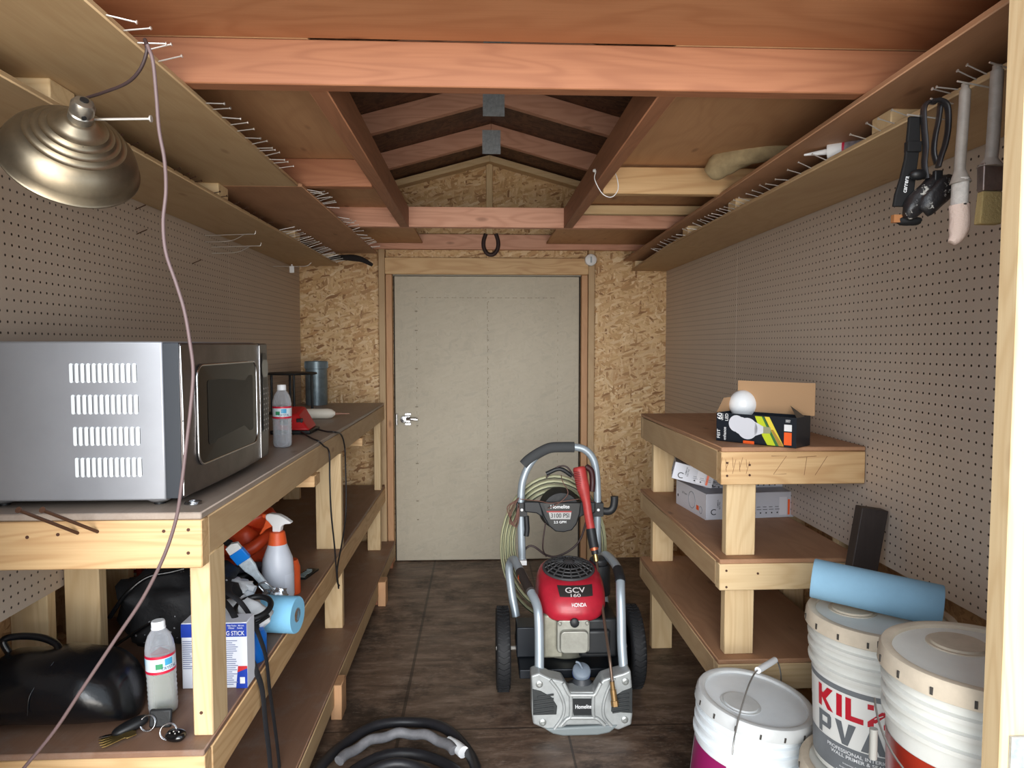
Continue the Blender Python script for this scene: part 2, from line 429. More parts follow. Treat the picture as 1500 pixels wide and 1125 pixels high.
mb(chrome).box(c.x-.005, c.x+.035, 4.326, 4.334, c.z-.038, c.z-.022).box(c.x-.005, c.x+.035, 4.326, 4.334, c.z+.022, c.z+.038).box(c.x-.055, c.x-.045, 4.30, 4.335, c.z-.035, c.z+.035).box(c.x-.01, c.x+.03, 4.322, 4.334, c.z-.02, c.z+.02).build('latch_plate', None, t, bevel=.002)
mb(chrome).tube([(c.x-.01, 4.31, c.z), (c.x+.03, 4.30, c.z+.004), (c.x+.075, 4.302, c.z)], .009).lathe([(0, .02), (.018, .018), (.02, 0), (.02, -.02), (0, -.02)], 20, T(c.x-.01, 4.315, c.z) @ RX(90)).build('latch_lever', None, t)
# front wall around the doorway (camera looks in through it)
JX = P(1472, 506, y=.95)[0]
st(mb(osbS).box(JX+.10, XR+.1, .90, .93, -.1, 2.2).box(XL-.1, -.86, .90, .93, -.1, 2.2).box(-.87, JX+.11, .90, .93, 1.98, 2.45).build('wall_front'))
trim(JX, JX+.10, .93, .968, 0, 1.98, 'pale'); trim(-.86, -.822, .93, .968, 0, 1.98, 'pine')
TRIM[0] += 1
c = P(1485, 1105, y=.93)
o = mb(galv).box(JX+.012, JX+.05, .925, .9295, .62, .80).build('strike_plate')
o.location.z += (P(1480, 1079, y=.927).z-.80)
tag(o, 'galvanised strike plate screwed to the pale door post', 'strike plate')

# ------------------------------------------------------------------ overhead shelves
steel = plain('nail_steel', (206, 202, 196), .35, .6); rusty = plain('nail_rust', (84, 58, 44), .6, .5)
def nail(p, d, L, parent, m=None, r=.0013, head=True):
    d = Vector(d).normalized(); q = Vector(p)
    g = mb(m or steel).tube([q-d*.004, q+d*L], r, 6, 0)
    if head: g.lathe([(0, -.0008), (r*2.3, -.0008), (r*2.3, .0008), (0, .0008)], 8, along(q+d*L, d))
    return g.build('nail', None, parent)
def rnd(a): return random.uniform(-a, a)
# left
tl = thing('overhead_shelf', 'plywood shelf nailed up along the pegboard wall with the hanging lamp, edges full of nails', 'shelf', (XL, 1.1, 1.78))
board('lower_panel', XL+.004, -.808, 1.0, 4.15, 1.785, 1.797, 'plytan', tl)
board('upper_panel', XL+.004, -.578, 1.0, 2.323, 1.836, 1.848, 'plytan', tl)
board('upper_panel', XL+.004, -.566, 2.326, 3.985, 1.836, 1.848, 'darkply', tl)
for y in (1.41, 2.28, 3.20, 4.0): board('spacer_block', XL+.006, -.812, y, y+.085, 1.797, 1.836, 'pale', tl)
for px in (165, 190, 210, 222, 240): nail(P(px-10, 0, x=-.578).xy.to_3d()+Vector((0, 0, 1.842)), (1, rnd(.15), rnd(.25)), .045, tl)
for px in (317, 327, 340, 352, 362, 373, 383, 390, 394, 402, 408, 414, 422):
    y = P(px-12, 300, x=-.578).y; nail((-.578, y, 1.842), (1, rnd(.2), .1+rnd(.2)), .04, tl)
for i in range(9):
    y = 2.40+i*.035+rnd(.01); nail((-.566, y, 1.842), (1, rnd(.3), .1+rnd(.3)), .045, tl)
for i in range(16):
    y = 2.9+i*.06+rnd(.02); nail((-.566, y, 1.842), (1, rnd(.3), .15+rnd(.3)), .045, tl)
for px in (178, 200, 220, 262, 275, 285, 292, 320, 330, 348, 360, 372, 384, 396):
    y = P(px-6, 300, x=-.808).y; nail((-.808, y, 1.794), (1, -.3+rnd(.2), .15+rnd(.1)), .022, tl, rusty)
for i in range(26):
    y = 2.95+i*.045+rnd(.01); nail((-.808, y, 1.796), (1, rnd(.15), .25+rnd(.12)), .06, tl)
# right
tr = thing('overhead_shelf', 'plywood shelf nailed up along the pegboard wall behind the hanging paint brushes', 'shelf', (XR, 1.1, 1.78))
board('lower_panel', .868, XR-.004, 1.0, 3.25, 1.785, 1.797, 'plytan', tr)
o = mb(wood('plytan', 'y')).hexa([(.868, 3.252, 1.785), (XR-.004, 3.252, 1.785), (.93, 4.34, 1.785), (XR-.004, 4.34, 1.785), (.868, 3.252, 1.797), (XR-.004, 3.252, 1.797), (.93, 4.34, 1.797), (XR-.004, 4.34, 1.797)]).build('lower_panel', None, tr)
mb(wood('darkply', 'y')).hexa([(.776, 1.0, 1.833), (XR-.004, 1.0, 1.833), (.86, 4.25, 1.833), (XR-.004, 4.25, 1.833), (.776, 1.0, 1.845), (XR-.004, 1.0, 1.845), (.86, 4.25, 1.845), (XR-.004, 4.25, 1.845)]).build('upper_panel', None, tr, bevel=.002, seg=1)
for y in (1.50, 2.42, 2.98, 3.30, 4.22): board('spacer_block', .874+(.05 if y > 3.2 else 0), XR-.006, y, y+.075, 1.797, 1.833, 'pale', tr)
for px, py in ((1445, 115), (1430, 128), (1403, 142), (1392, 150), (1330, 178), (1310, 186), (1290, 196), (1268, 206), (1210, 238), (1188, 250), (1173, 258), (1155, 268), (1140, 277), (1128, 284), (1118, 290), (1110, 296), (1098, 300), (1090, 305), (1083, 309), (1076, 313), (1070, 316), (1064, 319), (1058, 322), (1052, 325), (1046, 328), (1040, 331), (1035, 334), (1028, 338), (1020, 341), (1012, 345), (1004, 349), (996, 352), (990, 356), (984, 360), (978, 363), (972, 366), (966, 369), (960, 373)):
    y = P(px, py, x=.868).y; xx = .868 if y < 3.25 else .868+(y-3.25)*.0569
    nail((xx, y, 1.794), (-1, rnd(.2), .25+rnd(.2)), .038, tr)
# ------------------------------------------------------------------ work benches
XB = -.577
lb = thing('workbench', 'long three-tier timber workbench under the microwave, running to the back wall', 'workbench', (-.83, 1.48, 0))
board('worktop', XL+.006, XB, 1.48, 4.292, .970, .985, 'benchply', lb, axis='y')
board('front_rail', XL+.006, XB, 1.48, 1.518, .868, .969, 'pine', lb)
board('side_rail', XB-.038, XB, 1.5185, 4.292, .885, .969, 'plytan', lb)
for y in (2.43, 3.42): board('cross_rail', XL+.006, XB+.012, y, y+.085, .846, .8845, 'pine', lb)
MZ = .487
board('middle_shelf', XL-.085, XB, 1.465, 4.292, MZ-.014, MZ, 'shelfply', lb, axis='y')
board('front_rail', XL+.006, XB, 1.467, 1.505, MZ-.105, MZ-.0145, 'pine', lb)
board('side_rail', XB-.038, XB+.002, 1.5055, 4.292, MZ-.103, MZ-.0145, 'pine', lb)
BX = -.52
board('bottom_shelf', XL-.085, BX, 1.465, 4.292, .126, .140, 'shelfply', lb, axis='y')
board('side_rail', BX-.038, BX+.001, 1.5055, 4.292, .05, .1255, 'plytan', lb)
board('front_rail', XL+.006, BX, 1.467, 1.505, .04, .1255, 'pine', lb)
board('leg', XB-.043, XB-.001, 1.520, 1.610, MZ, .8845, 'pale', lb, axis='z')
x = P(501, 811, y=2.93).x
board('leg', x-.105, x, 2.93, 2.968, MZ, .8845, 'pale', lb, axis='z')
board('leg', XB-.04, XB-.002, 4.13, 4.18, MZ, .8845, 'pale', lb, axis='z')
board('leg', XB-.078, XB-.003, 1.55, 1.588, .14, MZ-.104, 'pale', lb, axis='z')
board('leg', XB-.078, XB-.003, 2.96, 2.998, .14, MZ-.104, 'pale', lb, axis='z')
board('leg', XB-.078, XB-.003, 4.1, 4.138, .14, MZ-.104, 'pale', lb, axis='z')
for y in (1.6, 2.52, 3.60, 4.2): board('leg', BX-.04, BX-.002, y, y+.05, 0, .0495 if False else .05, 'fir', lb, axis='z')
for x, y in ((-.495, 2.48), (-.485, 3.58)): board('leg', x-.038, x+.002, y, y+.085, 0, .126, 'ply', lb, axis='z')
for y in (1.86, 2.9, 3.9): board('leg', XL+.006, XL+.095, y, y+.038, MZ, .97, 'pale', lb, axis='z')
# long spikes driven into the front rail
for i, (a, b) in enumerate((((27, 747), (114, 781)), ((62, 747), (143, 779)))):
    q0 = P(b[0], b[1], y=1.48); q1 = P(a[0], a[1], y=1.34)
    g = mb(rusty).tube([q0, q1], .0035, 8, 0).lathe([(0, -.001), (.006, -.001), (.006, .001), (0, .001)], 10, along(q1, q1-q0))
    tag(g.build('spike_nail'), ['long rusty spike sticking out of the front bench rail, farther from the post', 'long rusty spike sticking out of the front bench rail, nearer the post'][i], 'nail', 'spikes in the bench rail')
RX0 = .711
rb = thing('shelf_bench', 'short three-tier timber shelf bench against the right pegboard beneath the light bulb box', 'shelf bench', (.93, 2.05, 0))
for zt, k, axn in ((1.030, 'benchply', 'y'), (.694, 'shelfply', 'y'), (.388, 'shelfply', 'y')):
    nm = {1.030: 'worktop', .694: 'middle_shelf', .388: 'bottom_shelf'}[zt]
    fh = .112 if zt > 1 else .094
    board(nm, RX0, XR-.003, 2.05, 3.10, zt-.014, zt, 'darkply', rb, axis='y')
    board('front_rail', RX0, XR-.003, 2.05, 2.088, zt-fh, zt-.0145, 'pine' if zt > 1 else 'pale', rb)
    board('side_rail', RX0, RX0+.038, 2.0885, 3.062, zt-fh+.004, zt-.0145, 'plytan', rb)
    board('back_rail', RX0, XR-.003, 3.0625, 3.10, zt-fh+.004, zt-.0145, 'plytan', rb)
for z0, z1 in ((.694, .917), (.388, .60), (0, .294)):
    x0 = P(1063, 800, y=2.09).x
    if z0 > 0: board('leg', x0, x0+.09, 2.0885, 2.126, z0, z1, 'pale', rb, axis='z')
    else: board('leg', RX0+.04, RX0+.13, 2.0885, 2.126, z0, z1, 'pale', rb, axis='z')
    board('leg', RX0+.0385, RX0+.13, 3.02, 3.058, z0, z1 + (.018 if z0 == .694 else 0), 'pale', rb, axis='z')
pm_ = plain('pencil_mark', (128, 92, 62), .8); g = mb(pm_)
for k in range(9):
    a = P(1058+k*5, 670+(k % 3)*3, y=2.0495); b = P(1050+k*5+(9 if k % 2 else 3), 694-(k % 4)*3, y=2.0495); g.tube([a, b], .0006, 4, 0)
for seg in (((1130, 668), (1152, 668), (1133, 695), (1152, 694)), ((1168, 670), (1196, 668)), ((1182, 669), (1178, 696)), ((1212, 668), (1194, 696))):
    g.tube([P(a, b, y=2.0495) for a, b in seg], .0007, 4, 0)
g.build('pencil_marking', None, rb)
# nail / screw heads on the rails
scr = plain('screw_dark', (74, 44, 30), .7)
for par, pts, yy in ((rb, ((1065, 678), (1098, 681), (1065, 697), (1098, 696), (1276, 682), (1276, 703), (1064, 836), (1110, 840), (1064, 860), (1063, 987)), 2.05), (lb, ((276, 776), (276, 810), (240, 778), (40, 787), (85, 783), (295, 1044)), 1.48)):
    for q in pts:
        w = P(q[0], q[1], y=yy); mb(scr).lathe([(0, 0), (.0035, 0), (.0035, .0015), (0, .0015)], 10, T(w.x, yy, w.z) @ RX(90)).build('screw_head', None, par)
# ------------------------------------------------------------------ shared small materials
black = plain('black_plastic', (22, 23, 25), .45); blackg = plain('black_gloss', (12, 13, 15), .15, coat=.5)
white = plain('white_plastic', (228, 230, 232), .4); orange = plain('orange_plastic', (226, 92, 44), .45, var=.15)
red = plain('red_plastic', (186, 32, 36), .4); blue = plain('blue_plastic', (24, 112, 210), .4)
cord_m = plain('pinkish_cord', (100, 82, 82), .5); cord_d = plain('dark_cord', (58, 44, 44), .5)
cable = plain('black_cable', (30, 28, 30), .5)
# ---- hanging lamp
pet = plain('spun_metal', (150, 138, 118), .40, .95, var=.45, vscale=7)
apx = P(118, 172, y=1.27); cen = P(84, 243, y=1.31)
ax = (cen-apx); ax = (Vector((ax.x*1.0, .075, ax.z))).normalized()
Rr = .112
M = along(apx, ax)
lamp = thing('clamp_lamp', 'tarnished spun metal dome lamp hanging by the shelf above the microwave', 'lamp', tuple(apx))
prof = [(.021, .004), (.026, .006), (.034, .016), (.044, .021), (.047, .020), (.050, .026), (.055, .029), (.058, .028), (.061, .034), (.066, .037), (.069, .036), (.072, .042), (.077, .045), (.080, .044), (.083, .051), (.091, .057), (.100, .068), (.107, .082), (.1105, .097), (.1135, .099), (.1135, .101), (.109, .100), (.105, .084), (.097, .070), (.086, .060), (.070, .044), (.048, .029), (.02, .010)]
mb(pet).lathe(prof, 64, M).build('lamp_shade', None, lamp, ang=50)
mb(plain('socket_metal', (172, 166, 156), .3, .9, var=.3)).lathe([(0, -.036), (.008, -.036), (.015, -.033), (.019, -.026), (.019, -.012), (.0175, -.010), (.0195, -.008), (.0195, .004), (.024, .008), (0, .008)], 32, M).build('socket', None, lamp)
mb(black).lathe([(0, -.0375), (.007, -.0375), (.007, -.034), (0, -.034)], 16, M).lathe([(0, 0), (.004, 0), (.004, .002), (0, .002)], 12, M @ T(0, -.0185, -.015) @ RX(90)).build('socket_hole', None, lamp)
q = M @ Vector((-.0, -.045, .0235))
mb(black).lathe([(0, -.001), (.0035, -.001), (.0035, .001), (0, .001)], 12, along(q, (0, -.7, .7))).build('vent_hole', None, lamp)
mb(white).ball((0, 0, .055), (.03, .03, .038), 20, M).build('bulb', None, lamp)
g = mb(steel).tube([P(128, 175, y=1.29), P(221, 174, y=1.29)], .0022, 8, 0)
q = P(221, 174, y=1.29); g.lathe([(0, -.0012), (.006, -.0012), (.006, .0012), (0, .0012)], 12, along(q, (1, 0, 0)))
tag(g.build('long_nail'), 'long steel nail the dome lamp hangs on, pointing toward the cord', 'nail')
# lamp cord: from the nail on shelf edge down in front of the bench
pts = [(112, 150, 1.30), (128, 143, 1.30), (150, 136, 1.27), (185, 122, 1.23), (205, 102, 1.21), (215, 75, 1.20), (212, 58, 1.20), (216, 66, 1.19), (224, 90, 1.19), (229, 140, 1.2), (233, 190, 1.21), (241, 235, 1.22), (243, 280, 1.23), (239, 325, 1.23), (243, 370, 1.23), (258, 415, 1.23), (270, 455, 1.23), (278, 500, 1.23), (283, 545, 1.23), (279, 600, 1.23), (272, 660, 1.23), (266, 710, 1.23), (258, 760, 1.235), (240, 815, 1.24), (210, 875, 1.25), (170, 935, 1.26), (120, 1010, 1.27), (80, 1070, 1.28), (35, 1125, 1.29), (0, 1165, 1.30)]
w = [P(a, b, y=c) for a, b, c in pts]
c1 = mb(cord_d).tube(w[:8], .0028, 8)
c1.mat(cord_m).tube(w[7:], .0031, 8)
tag(c1.build('lamp_cord', ang=80), 'pinkish brown flat lamp cord hanging in front of the microwave', 'cord')
# ---- microwave
stain = plain('brushed_steel', (164, 167, 174), .4, .6, var=.12, vscale=4)
dstain = plain('door_steel', (118, 112, 110), .32, .85, var=.4, vscale=9)
yb = 1.525; yf_ = 2.135; zb = P(240, 733, y=yb).z; zt = P(240, 500, y=yb).z
xb = P(240, 600, y=yb).x; xd = P(266, 600, y=yb).x
mw = thing('microwave', 'large stainless steel microwave oven with slotted side vents on the bench', 'microwave', (-.85, 1.83, .985))
mb(stain).box(-1.075, xb, yb, yf_, zb, zt).build('body', None, mw, bevel=.004)
lv = mb(plain('vent_slot_lit', (232, 238, 242), .3, .2))  # near-white colour paints in the light the embossed louvers catch
for r0, r1 in ((532, 561), (578, 607), (625, 653), (670, 699)):
    z1 = P(150, r0, y=yb).z; z0 = P(150, r1, y=yb).z
    for k in range(12):
        x = P(106.5+k*8.4+(r0-532)*.03, 600, y=yb).x
        r = .0036; h = (z1-z0)/2-r
        poly = [(x+r*math.cos(math.radians(a)), (z0+z1)/2+h+r*math.sin(math.radians(a))) for a in range(0, 181, 30)]+[(x+r*math.cos(math.radians(a)), (z0+z1)/2-h+r*math.sin(math.radians(a))) for a in range(180, 361, 30)]
        lv.prism(poly, .0022, Matrix(((1, 0, 0, 0), (0, 0, -1, yb), (0, 1, 0, 0), (0, 0, 0, 1))))
        lv.mat(black).box(x+r*.75, x+r*1.15, yb-.0012, yb+.0005, (z0+z1)/2-h, (z0+z1)/2+h).mat(lv.mats[0])
lv.build('vent_louver', None, mw, ang=80)
yd = P(378, 600, x=xd).y
def bow(y): return xd+.010*math.sin(math.pi*(y-yb)/(yf_-yb))
# door with bowed front
def door_slab(g, y0, y1, z0, z1, n=14, x_in=None):
    vs = []; fs = []
    for i in range(n+1):
        y = y0+(y1-y0)*i/n
        for (x, z) in ((xb+.001, z0), (bow(y), z0), (bow(y)+.003, (z0+z1)/2), (bow(y), z1), (xb+.001, z1)): vs.append((x, y, z))
    for i in range(n):
        for k in range(5):
            a = i*5+k; b_ = i*5+(k+1) % 5; fs.append((a, a+5, b_+5, b_))
    fs.append((0, 1, 2, 3, 4)); fs.append(tuple(n*5+k for k in (4, 3, 2, 1, 0)))
    g.add(vs, fs)
dr = mb(dstain); door_slab(dr, yb+.001, yd-.001, zb+.004, zt-.003)
door = dr.build('door', None, mw, bevel=.004)
mb(plain('door_edge', (34, 40, 48), .35)).box(xb+.0012, xd-.003, yb-.0012, yb+.003, zb+.004, zt-.003).build('door_edge', None, door, bevel=.001)
def pface(px, py, off):
    p = P(px, py, x=xd+.006); return p
wy0 = P(284, 600, x=xd).y; wy1 = P(370, 600, x=xd).y; wz1 = P(330, 532, x=xd).z; wz0 = P(330, 664, x=xd).z
def rrect(y0, y1, z0, z1, r, n=5):
    out = []
    for cy, cz, a in ((y1-r, z1-r, 0), (y0+r, z1-r, 90), (y0+r, z0+r, 180), (y1-r, z0+r, 270)):
        for k in range(n+1):
            t = math.radians(a+90*k/n); out.append((cy+r*math.cos(t), cz+r*math.sin(t)))
    return out
def facepatch(g, poly, off):
    # fan patch following the bow
    cy = sum(p[0] for p in poly)/len(poly); cz = sum(p[1] for p in poly)/len(poly)
    fx = lambda y, z: bow(y)+.003*(1-abs(z-(zb+zt)/2)/((zt-zb)/2))+off
    rings = [1, .97, .9, .8, .7, .6, .5, .4, .3, .2, .1]; vs = []; n = len(poly); fs = []
    for s in rings:
        for y, z in poly: Y = cy+(y-cy)*s; Z = cz+(z-cz)*s; vs.append((fx(Y, Z), Y, Z))
    vs.append((fx(cy, cz), cy, cz))
    for i in range(len(rings)-1):
        for k in range(n): fs.append((i*n+k, i*n+(k+1) % n, (i+1)*n+(k+1) % n, (i+1)*n+k))
    for k in range(n): fs.append(((len(rings)-1)*n+k, (len(rings)-1)*n+(k+1) % n, len(rings)*n))
    g.add(vs, fs)
g = mb(plain('door_window', (14, 15, 17), .2, spec=.35)); facepatch(g, rrect(wy0, wy1, wz0, wz1, .03), .0038)
g.mat(plain('window_mesh', (32, 34, 34), .4, spec=.3, var=.3, vscale=14)); facepatch(g, rrect(wy0+.05, wy1-.04, wz0+.04, wz1-.035, .01), .0046)
g.mat(plain('window_mesh2', (46, 48, 49), .25)).build('window', None, door, ang=60)
loop = [(bow(y)+.003*(1-abs(z-(zb+zt)/2)/((zt-zb)/2))+.0035, y, z) for y, z in rrect(wy0, wy1, wz0, wz1, .03, 8)]
mb(chrome).tube(loop+[loop[0]], .0028, 8, 0, caps=False).build('window_trim', None, door, ang=80)
g = mb(chrome).tube([(bow(yd)+.002, yd-.001, z) for z in (zb+.01, zb+.1, zb+.25, zt-.01)], .0022, 8, 0)
g.build('door_chrome_strip', None, door, ang=80)
g = mb(chrome).tube([(xd-.001, yb+.003, zb+.01), (xd+.001, yb+.004, (zb+zt)/2), (xd-.001, yb+.003, zt-.01)], .0022, 8)
g.build('door_edge_trim', None, door, ang=80)
cp = mb(plain('control_plate', (92, 90, 90), .35, .6)); door_slab(cp, yd+.001, yf_, zb+.004, zt-.003, 4)
pan = cp.build('control_panel', None, mw, bevel=.004)
g = mb(plain('key_panel', (40, 42, 46), .4)); cy_ = (yd+yf_)/2
facepatch(g, rrect(yd+.02, yf_-.02, zb+.08, zt-.03, .02), .0030)
g.mat(plain('display', (118, 122, 120), .2)); facepatch(g, rrect(cy_-.035, cy_+.035, zt-.10, zt-.05, .02), .0038)
g.mat(plain('key_marks', (170, 172, 174), .5))
for r in range(9):
    for k in range(3):
        yy = cy_-.028+k*.024; zz = zt-.135-r*.015; facepatch(g, rrect(yy, yy+.012, zz, zz+.005, .002, 2), .0038)
g.build('keypad', None, pan, ang=60)
for x, y in ((-.70, 1.57), (-.70, 2.09), (-1.03, 1.57), (-1.03, 2.09)):
    mb(plain('foot_grey', (120, 120, 122), .5)).lathe([(.026, zb-.985), (.024, zb-.985-.006), (.018, zb-.985-.01), (0, zb-.985-.01)], 24, T(x, y, .985)).mat(black).lathe([(.012, zb-.985-.01), (.012, .0005), (0, .0005)], 20, T(x, y, .985)).build('foot', None, mw)
# ---- water bottle
def clearmat(name, col, k, rough=.12):
    m, nt, b = new_mat(name); b.inputs['Base Color'].default_value = lin(col); b.inputs['Roughness'].default_value = rough
    lw_ = N(nt, 'ShaderNodeLayerWeight'); lw_.inputs['Blend'].default_value = .35
    tr_ = N(nt, 'ShaderNodeBsdfTransparent'); tr_.inputs[0].default_value = lin((246, 248, 250)); mx = N(nt, 'ShaderNodeMixShader')
    f = maths(nt, 'MULTIPLY_ADD', lw_.outputs['Facing'], .75, k)
    nt.links.new(f, mx.inputs[0]); nt.links.new(tr_.outputs[0], mx.inputs[1]); nt.links.new(b.outputs[0], mx.inputs[2])
    nt.links.new(mx.outputs[0], nt.nodes['Material Output'].inputs['Surface']); MATS[name] = m; return m
clear = clearmat('clear_plastic', (226, 230, 238), .16); water = clearmat('water', (206, 210, 212), .10)
def bottle(base, hgt, level, wcol, label, rot=0, lean=0):
    r = hgt*.147
    t = thing('water_bottle', label, 'bottle', tuple(base), 'water bottles'); 
    del t['group']
    M = T(*base) @ RY(lean)
    prof = [(0, .004*1), (r*.7, 0), (r*.95, .006), (r, .02)]
    z = .02; k = 0
    lab0, lab1 = hgt*.47, hgt*.66
    while z < lab0-.008:
        prof += [(r*.955, z+.004), (r*1.0, z+.009)]; z += .0105
    prof += [(r, lab0), (r, lab1), (r*1.0, hgt*.70), (r*.93, hgt*.77), (r*.75, hgt*.85), (r*.48, hgt*.905), (r*.40, hgt*.93), (r*.40, hgt*.95)]
    mb(clear).lathe(prof, 36, M).build('bottle_body', None, t, ang=60)
    wp = [(0, .006), (r*.7, .003)]+[(a*.955, b) for a, b in prof[2:] if b < level*hgt]+[(r*.9, level*hgt), (0, level*hgt)]
    mb(wcol).lathe(wp, 36, M).build('water', None, t, ang=60)
    mb(plain('bottle_cap', (236, 240, 244), .4)).lathe([(0, hgt), (r*.43, hgt), (r*.47, hgt-.003), (r*.47, hgt-.015), (r*.5, hgt-.0155), (r*.5, hgt-.018), (0, hgt-.018)], 30, M).build('bottle_cap', None, t)
    L = mb(plain('bottle_label', (206, 222, 230), .4))
    L.lathe([(r*1.012, lab0), (r*1.012, lab1)], 48, M)
    L.mat(plain('label_red', (196, 30, 62), .4)).lathe([(r*1.02, lab1-.006), (r*1.02, lab1)], 48, M).lathe([(r*1.02, lab0), (r*1.02, lab0+.006)], 48, M)
    L.mat(plain('label_blue', (70, 160, 205), .4))
    for a0 in (-60+rot, 60+rot, 180+rot): L.lathe([(r*1.022, lab0+.018), (r*1.022, lab1-.008)], 8, M, a0, a0+32)
    L.mat(plain('label_green', (54, 140, 96), .4)).lathe([(r*1.024, lab0+.012), (r*1.024, lab0+.024)], 8, M, -95+rot, -68+rot)
    L.mat(plain('label_ink', (40, 60, 110), .5)).text('CRYSTAL', r*1.1, .007, fn=lambda u, v: M @ Vector((r*1.03*math.cos(math.radians(-42+rot)+u/r), r*1.03*math.sin(math.radians(-42+rot)+u/r), (lab0+.012)+v)))
    L.build('label', None, t, ang=60)
    return t
b1 = P(414, 655, z=.985); b1.z = .985+.0005
bottle(b1, .212, .46, water, 'clear water bottle standing on the bench top beside the microwave', -20)
b2 = P(240, 1043, z=MZ); b2.z = MZ+.0005
bottle(b2, .215, .50, clearmat('cloudy_water', (196, 196, 160), .18), 'half full clear water bottle on the middle shelf behind the keys', 10, -2)
# ---- red tool with cables
rc = P(441, 634, z=.985)
t = thing('battery_charger', 'red and black power tool charger with cable behind the upper water bottle', 'charger', tuple(rc))
x, y = rc.x-.04, rc.y
mb(red).hexa([(x-.06, y-.05, 1.0), (x+.085, y-.05, 1.0), (x-.05, y+.10, 1.0), (x+.08, y+.10, 1.0), (x-.05, y-.02, 1.06), (x+.03, y-.02, 1.06), (x-.045, y+.08, 1.085), (x+.04, y+.08, 1.085)]).build('housing', None, t, bevel=.008)
mb(black).box(x-.065, x+.09, y-.06, y+.105, .9855, 1.001).build('base', None, t, bevel=.004)
mb(black).box(x+.03, x+.055, y-.035, y-.02, 1.02, 1.045, T(0, 0, 0)).box(x-.03, x+.0, y-.045, y-.02, 1.02, 1.04).build('vent_panel', None, t, bevel=.003)
cb = mb(cable)
e = XB+.012
cb.tube([(x+.08, y+.05, .996), P(478, 632, z=.990), P(491, 633, z=.990), P(500, 637, x=XB+.008), P(505, 655, x=XB+.006), P(506, 680, x=XB+.012), P(507, 720, x=XB+.02), P(506, 760, x=XB+.02), P(500, 800, x=XB+.02), P(494, 835, x=XB+.02), P(496, 862, x=XB+.02)], .0032, 8)
cb.tube([(x+.05, y-.05, .996), P(455, 641, z=.990), P(466, 646, z=.990), P(474, 653, x=XB+.008), P(482, 662, x=XB+.012), P(483, 700, x=XB+.02), P(485, 750, x=XB+.02), P(490, 800, x=XB+.022), P(494, 850, x=XB+.022), P(497, 858, x=XB+.022)], .0032, 8)
tag(cb.build('power_cable', ang=80), 'thin black power cable looping over the bench edge from the red charger', 'cable')
# ---- rack stand, duct, caulk tube, ring, dark feather
c = Vector((-.955, 3.65, .985))
t = thing('rack_stand', 'round black metal rack stand on the bench beside the duct pipe', 'stand', tuple(c))
bm_ = plain('black_metal', (20, 21, 22), .5)
cx, cy = c.x, c.y
rr = .12; zt2 = P(440, 547, y=cy).z
g = mb(bm_)
def ring(g, cx, cy, z, r, tr, n=48):
    g.tube([(cx+r*math.cos(2*math.pi*k/n), cy+r*math.sin(2*math.pi*k/n), z) for k in range(n+1)], tr, 8, 0, caps=False)
ring(g, cx, cy, zt2, rr, .005); g.lathe([(0, -.002), (rr, -.002), (rr, .002), (0, .002)], 40, T(cx, cy, zt2))
g.build('top_plate', None, t)
for a in (20, 110, 200, 290):
    mb(bm_).tube([(cx+.098*math.cos(math.radians(a)), cy+.098*math.sin(math.radians(a)), zt2), (cx+.098*math.cos(math.radians(a)), cy+.098*math.sin(math.radians(a)), .988)], .0065, 8, 0).build('leg', None, t)
g = mb(bm_); ring(g, cx, cy, .9895, rr*.95, .004); g.build('base_ring', None, t)
c = P(464, 588, y=4.17); c.z = .9855
dz1 = P(464, 529, y=4.17).z
R_ = .062
prof = [(R_, 0), (R_, dz1-.985-.045), (R_*1.05, dz1-.985-.043), (R_*1.05, dz1-.985-.003), (R_*1.0, dz1-.985), (R_*.95, dz1-.985), (R_*.95, .002)]
g = mb(plain('duct_metal', (128, 144, 152), .38, .45, var=.35, vscale=20)).lathe(prof, 48, T(c.x, c.y, .9855))
for k in range(36):
    a = math.radians(k*10); g.box(-.0015, .0015, R_*1.04, R_*1.07, dz1-.985-.04, dz1-.985-.006, T(c.x, c.y, .9855) @ RZ(k*10))
tag(g.build('duct_pipe', ang=40), 'upright galvanised duct pipe with crimped top in the bench corner', 'pipe')
a = P(440, 608, z=1.0); b = P(480, 609, z=1.0)
t = thing('caulk_tube', 'white caulk tube with thin nozzle lying on the bench behind the red charger', 'caulk tube', (a.x, a.y, .985))
dd = Vector((b.x-a.x, b.y-a.y+.05, 0)).normalized()
mb(plain('ivory', (226, 220, 206), .5)).lathe([(0, 0), (.022, 0), (.024, .005), (.024, .15), (.02, .17), (.008, .185), (0, .185)], 24, along(Vector((b.x, b.y, 1.010))-dd*.15, dd)).build('tube_body', None, t)
mb(plain('nozzle_brown', (150, 110, 90), .5)).lathe([(.007, .18), (.002, .25), (0, .25)], 14, along(Vector((b.x, b.y, 1.009))-dd*.15, dd)).build('nozzle', None, t)
c = P(282, 738, z=.9865); g = mb(chrome)
for k in range(3):
    g.tube([(c.x+.017*math.cos(a), c.y+k*.003+.013*math.sin(a), .9872+k*.0015) for a in [i*math.pi/12 for i in range(25)]], .001, 6, 0, caps=False)
tag(g.build('split_ring', ang=80), 'small bare steel split ring lying near the bench corner', 'ring')
a = P(498, 376, y=3.95); b = P(545, 388, y=3.9)
g = mb(plain('dark_feather', (30, 26, 26), .8, bmp=.8, vscale=90)).tube([(a.x-.12, 4.0, 1.80), (a.x, 3.97, 1.812), (b.x-.07, 3.93, 1.80), (b.x, 3.9, b.z)], lambda t: .014*(1-abs(t-.55)*1.4)+.004, 8, flat=None)
tag(g.build('dark_stick', ang=80), 'dark ragged stick lying at the far end of the overhead shelf', 'stick')
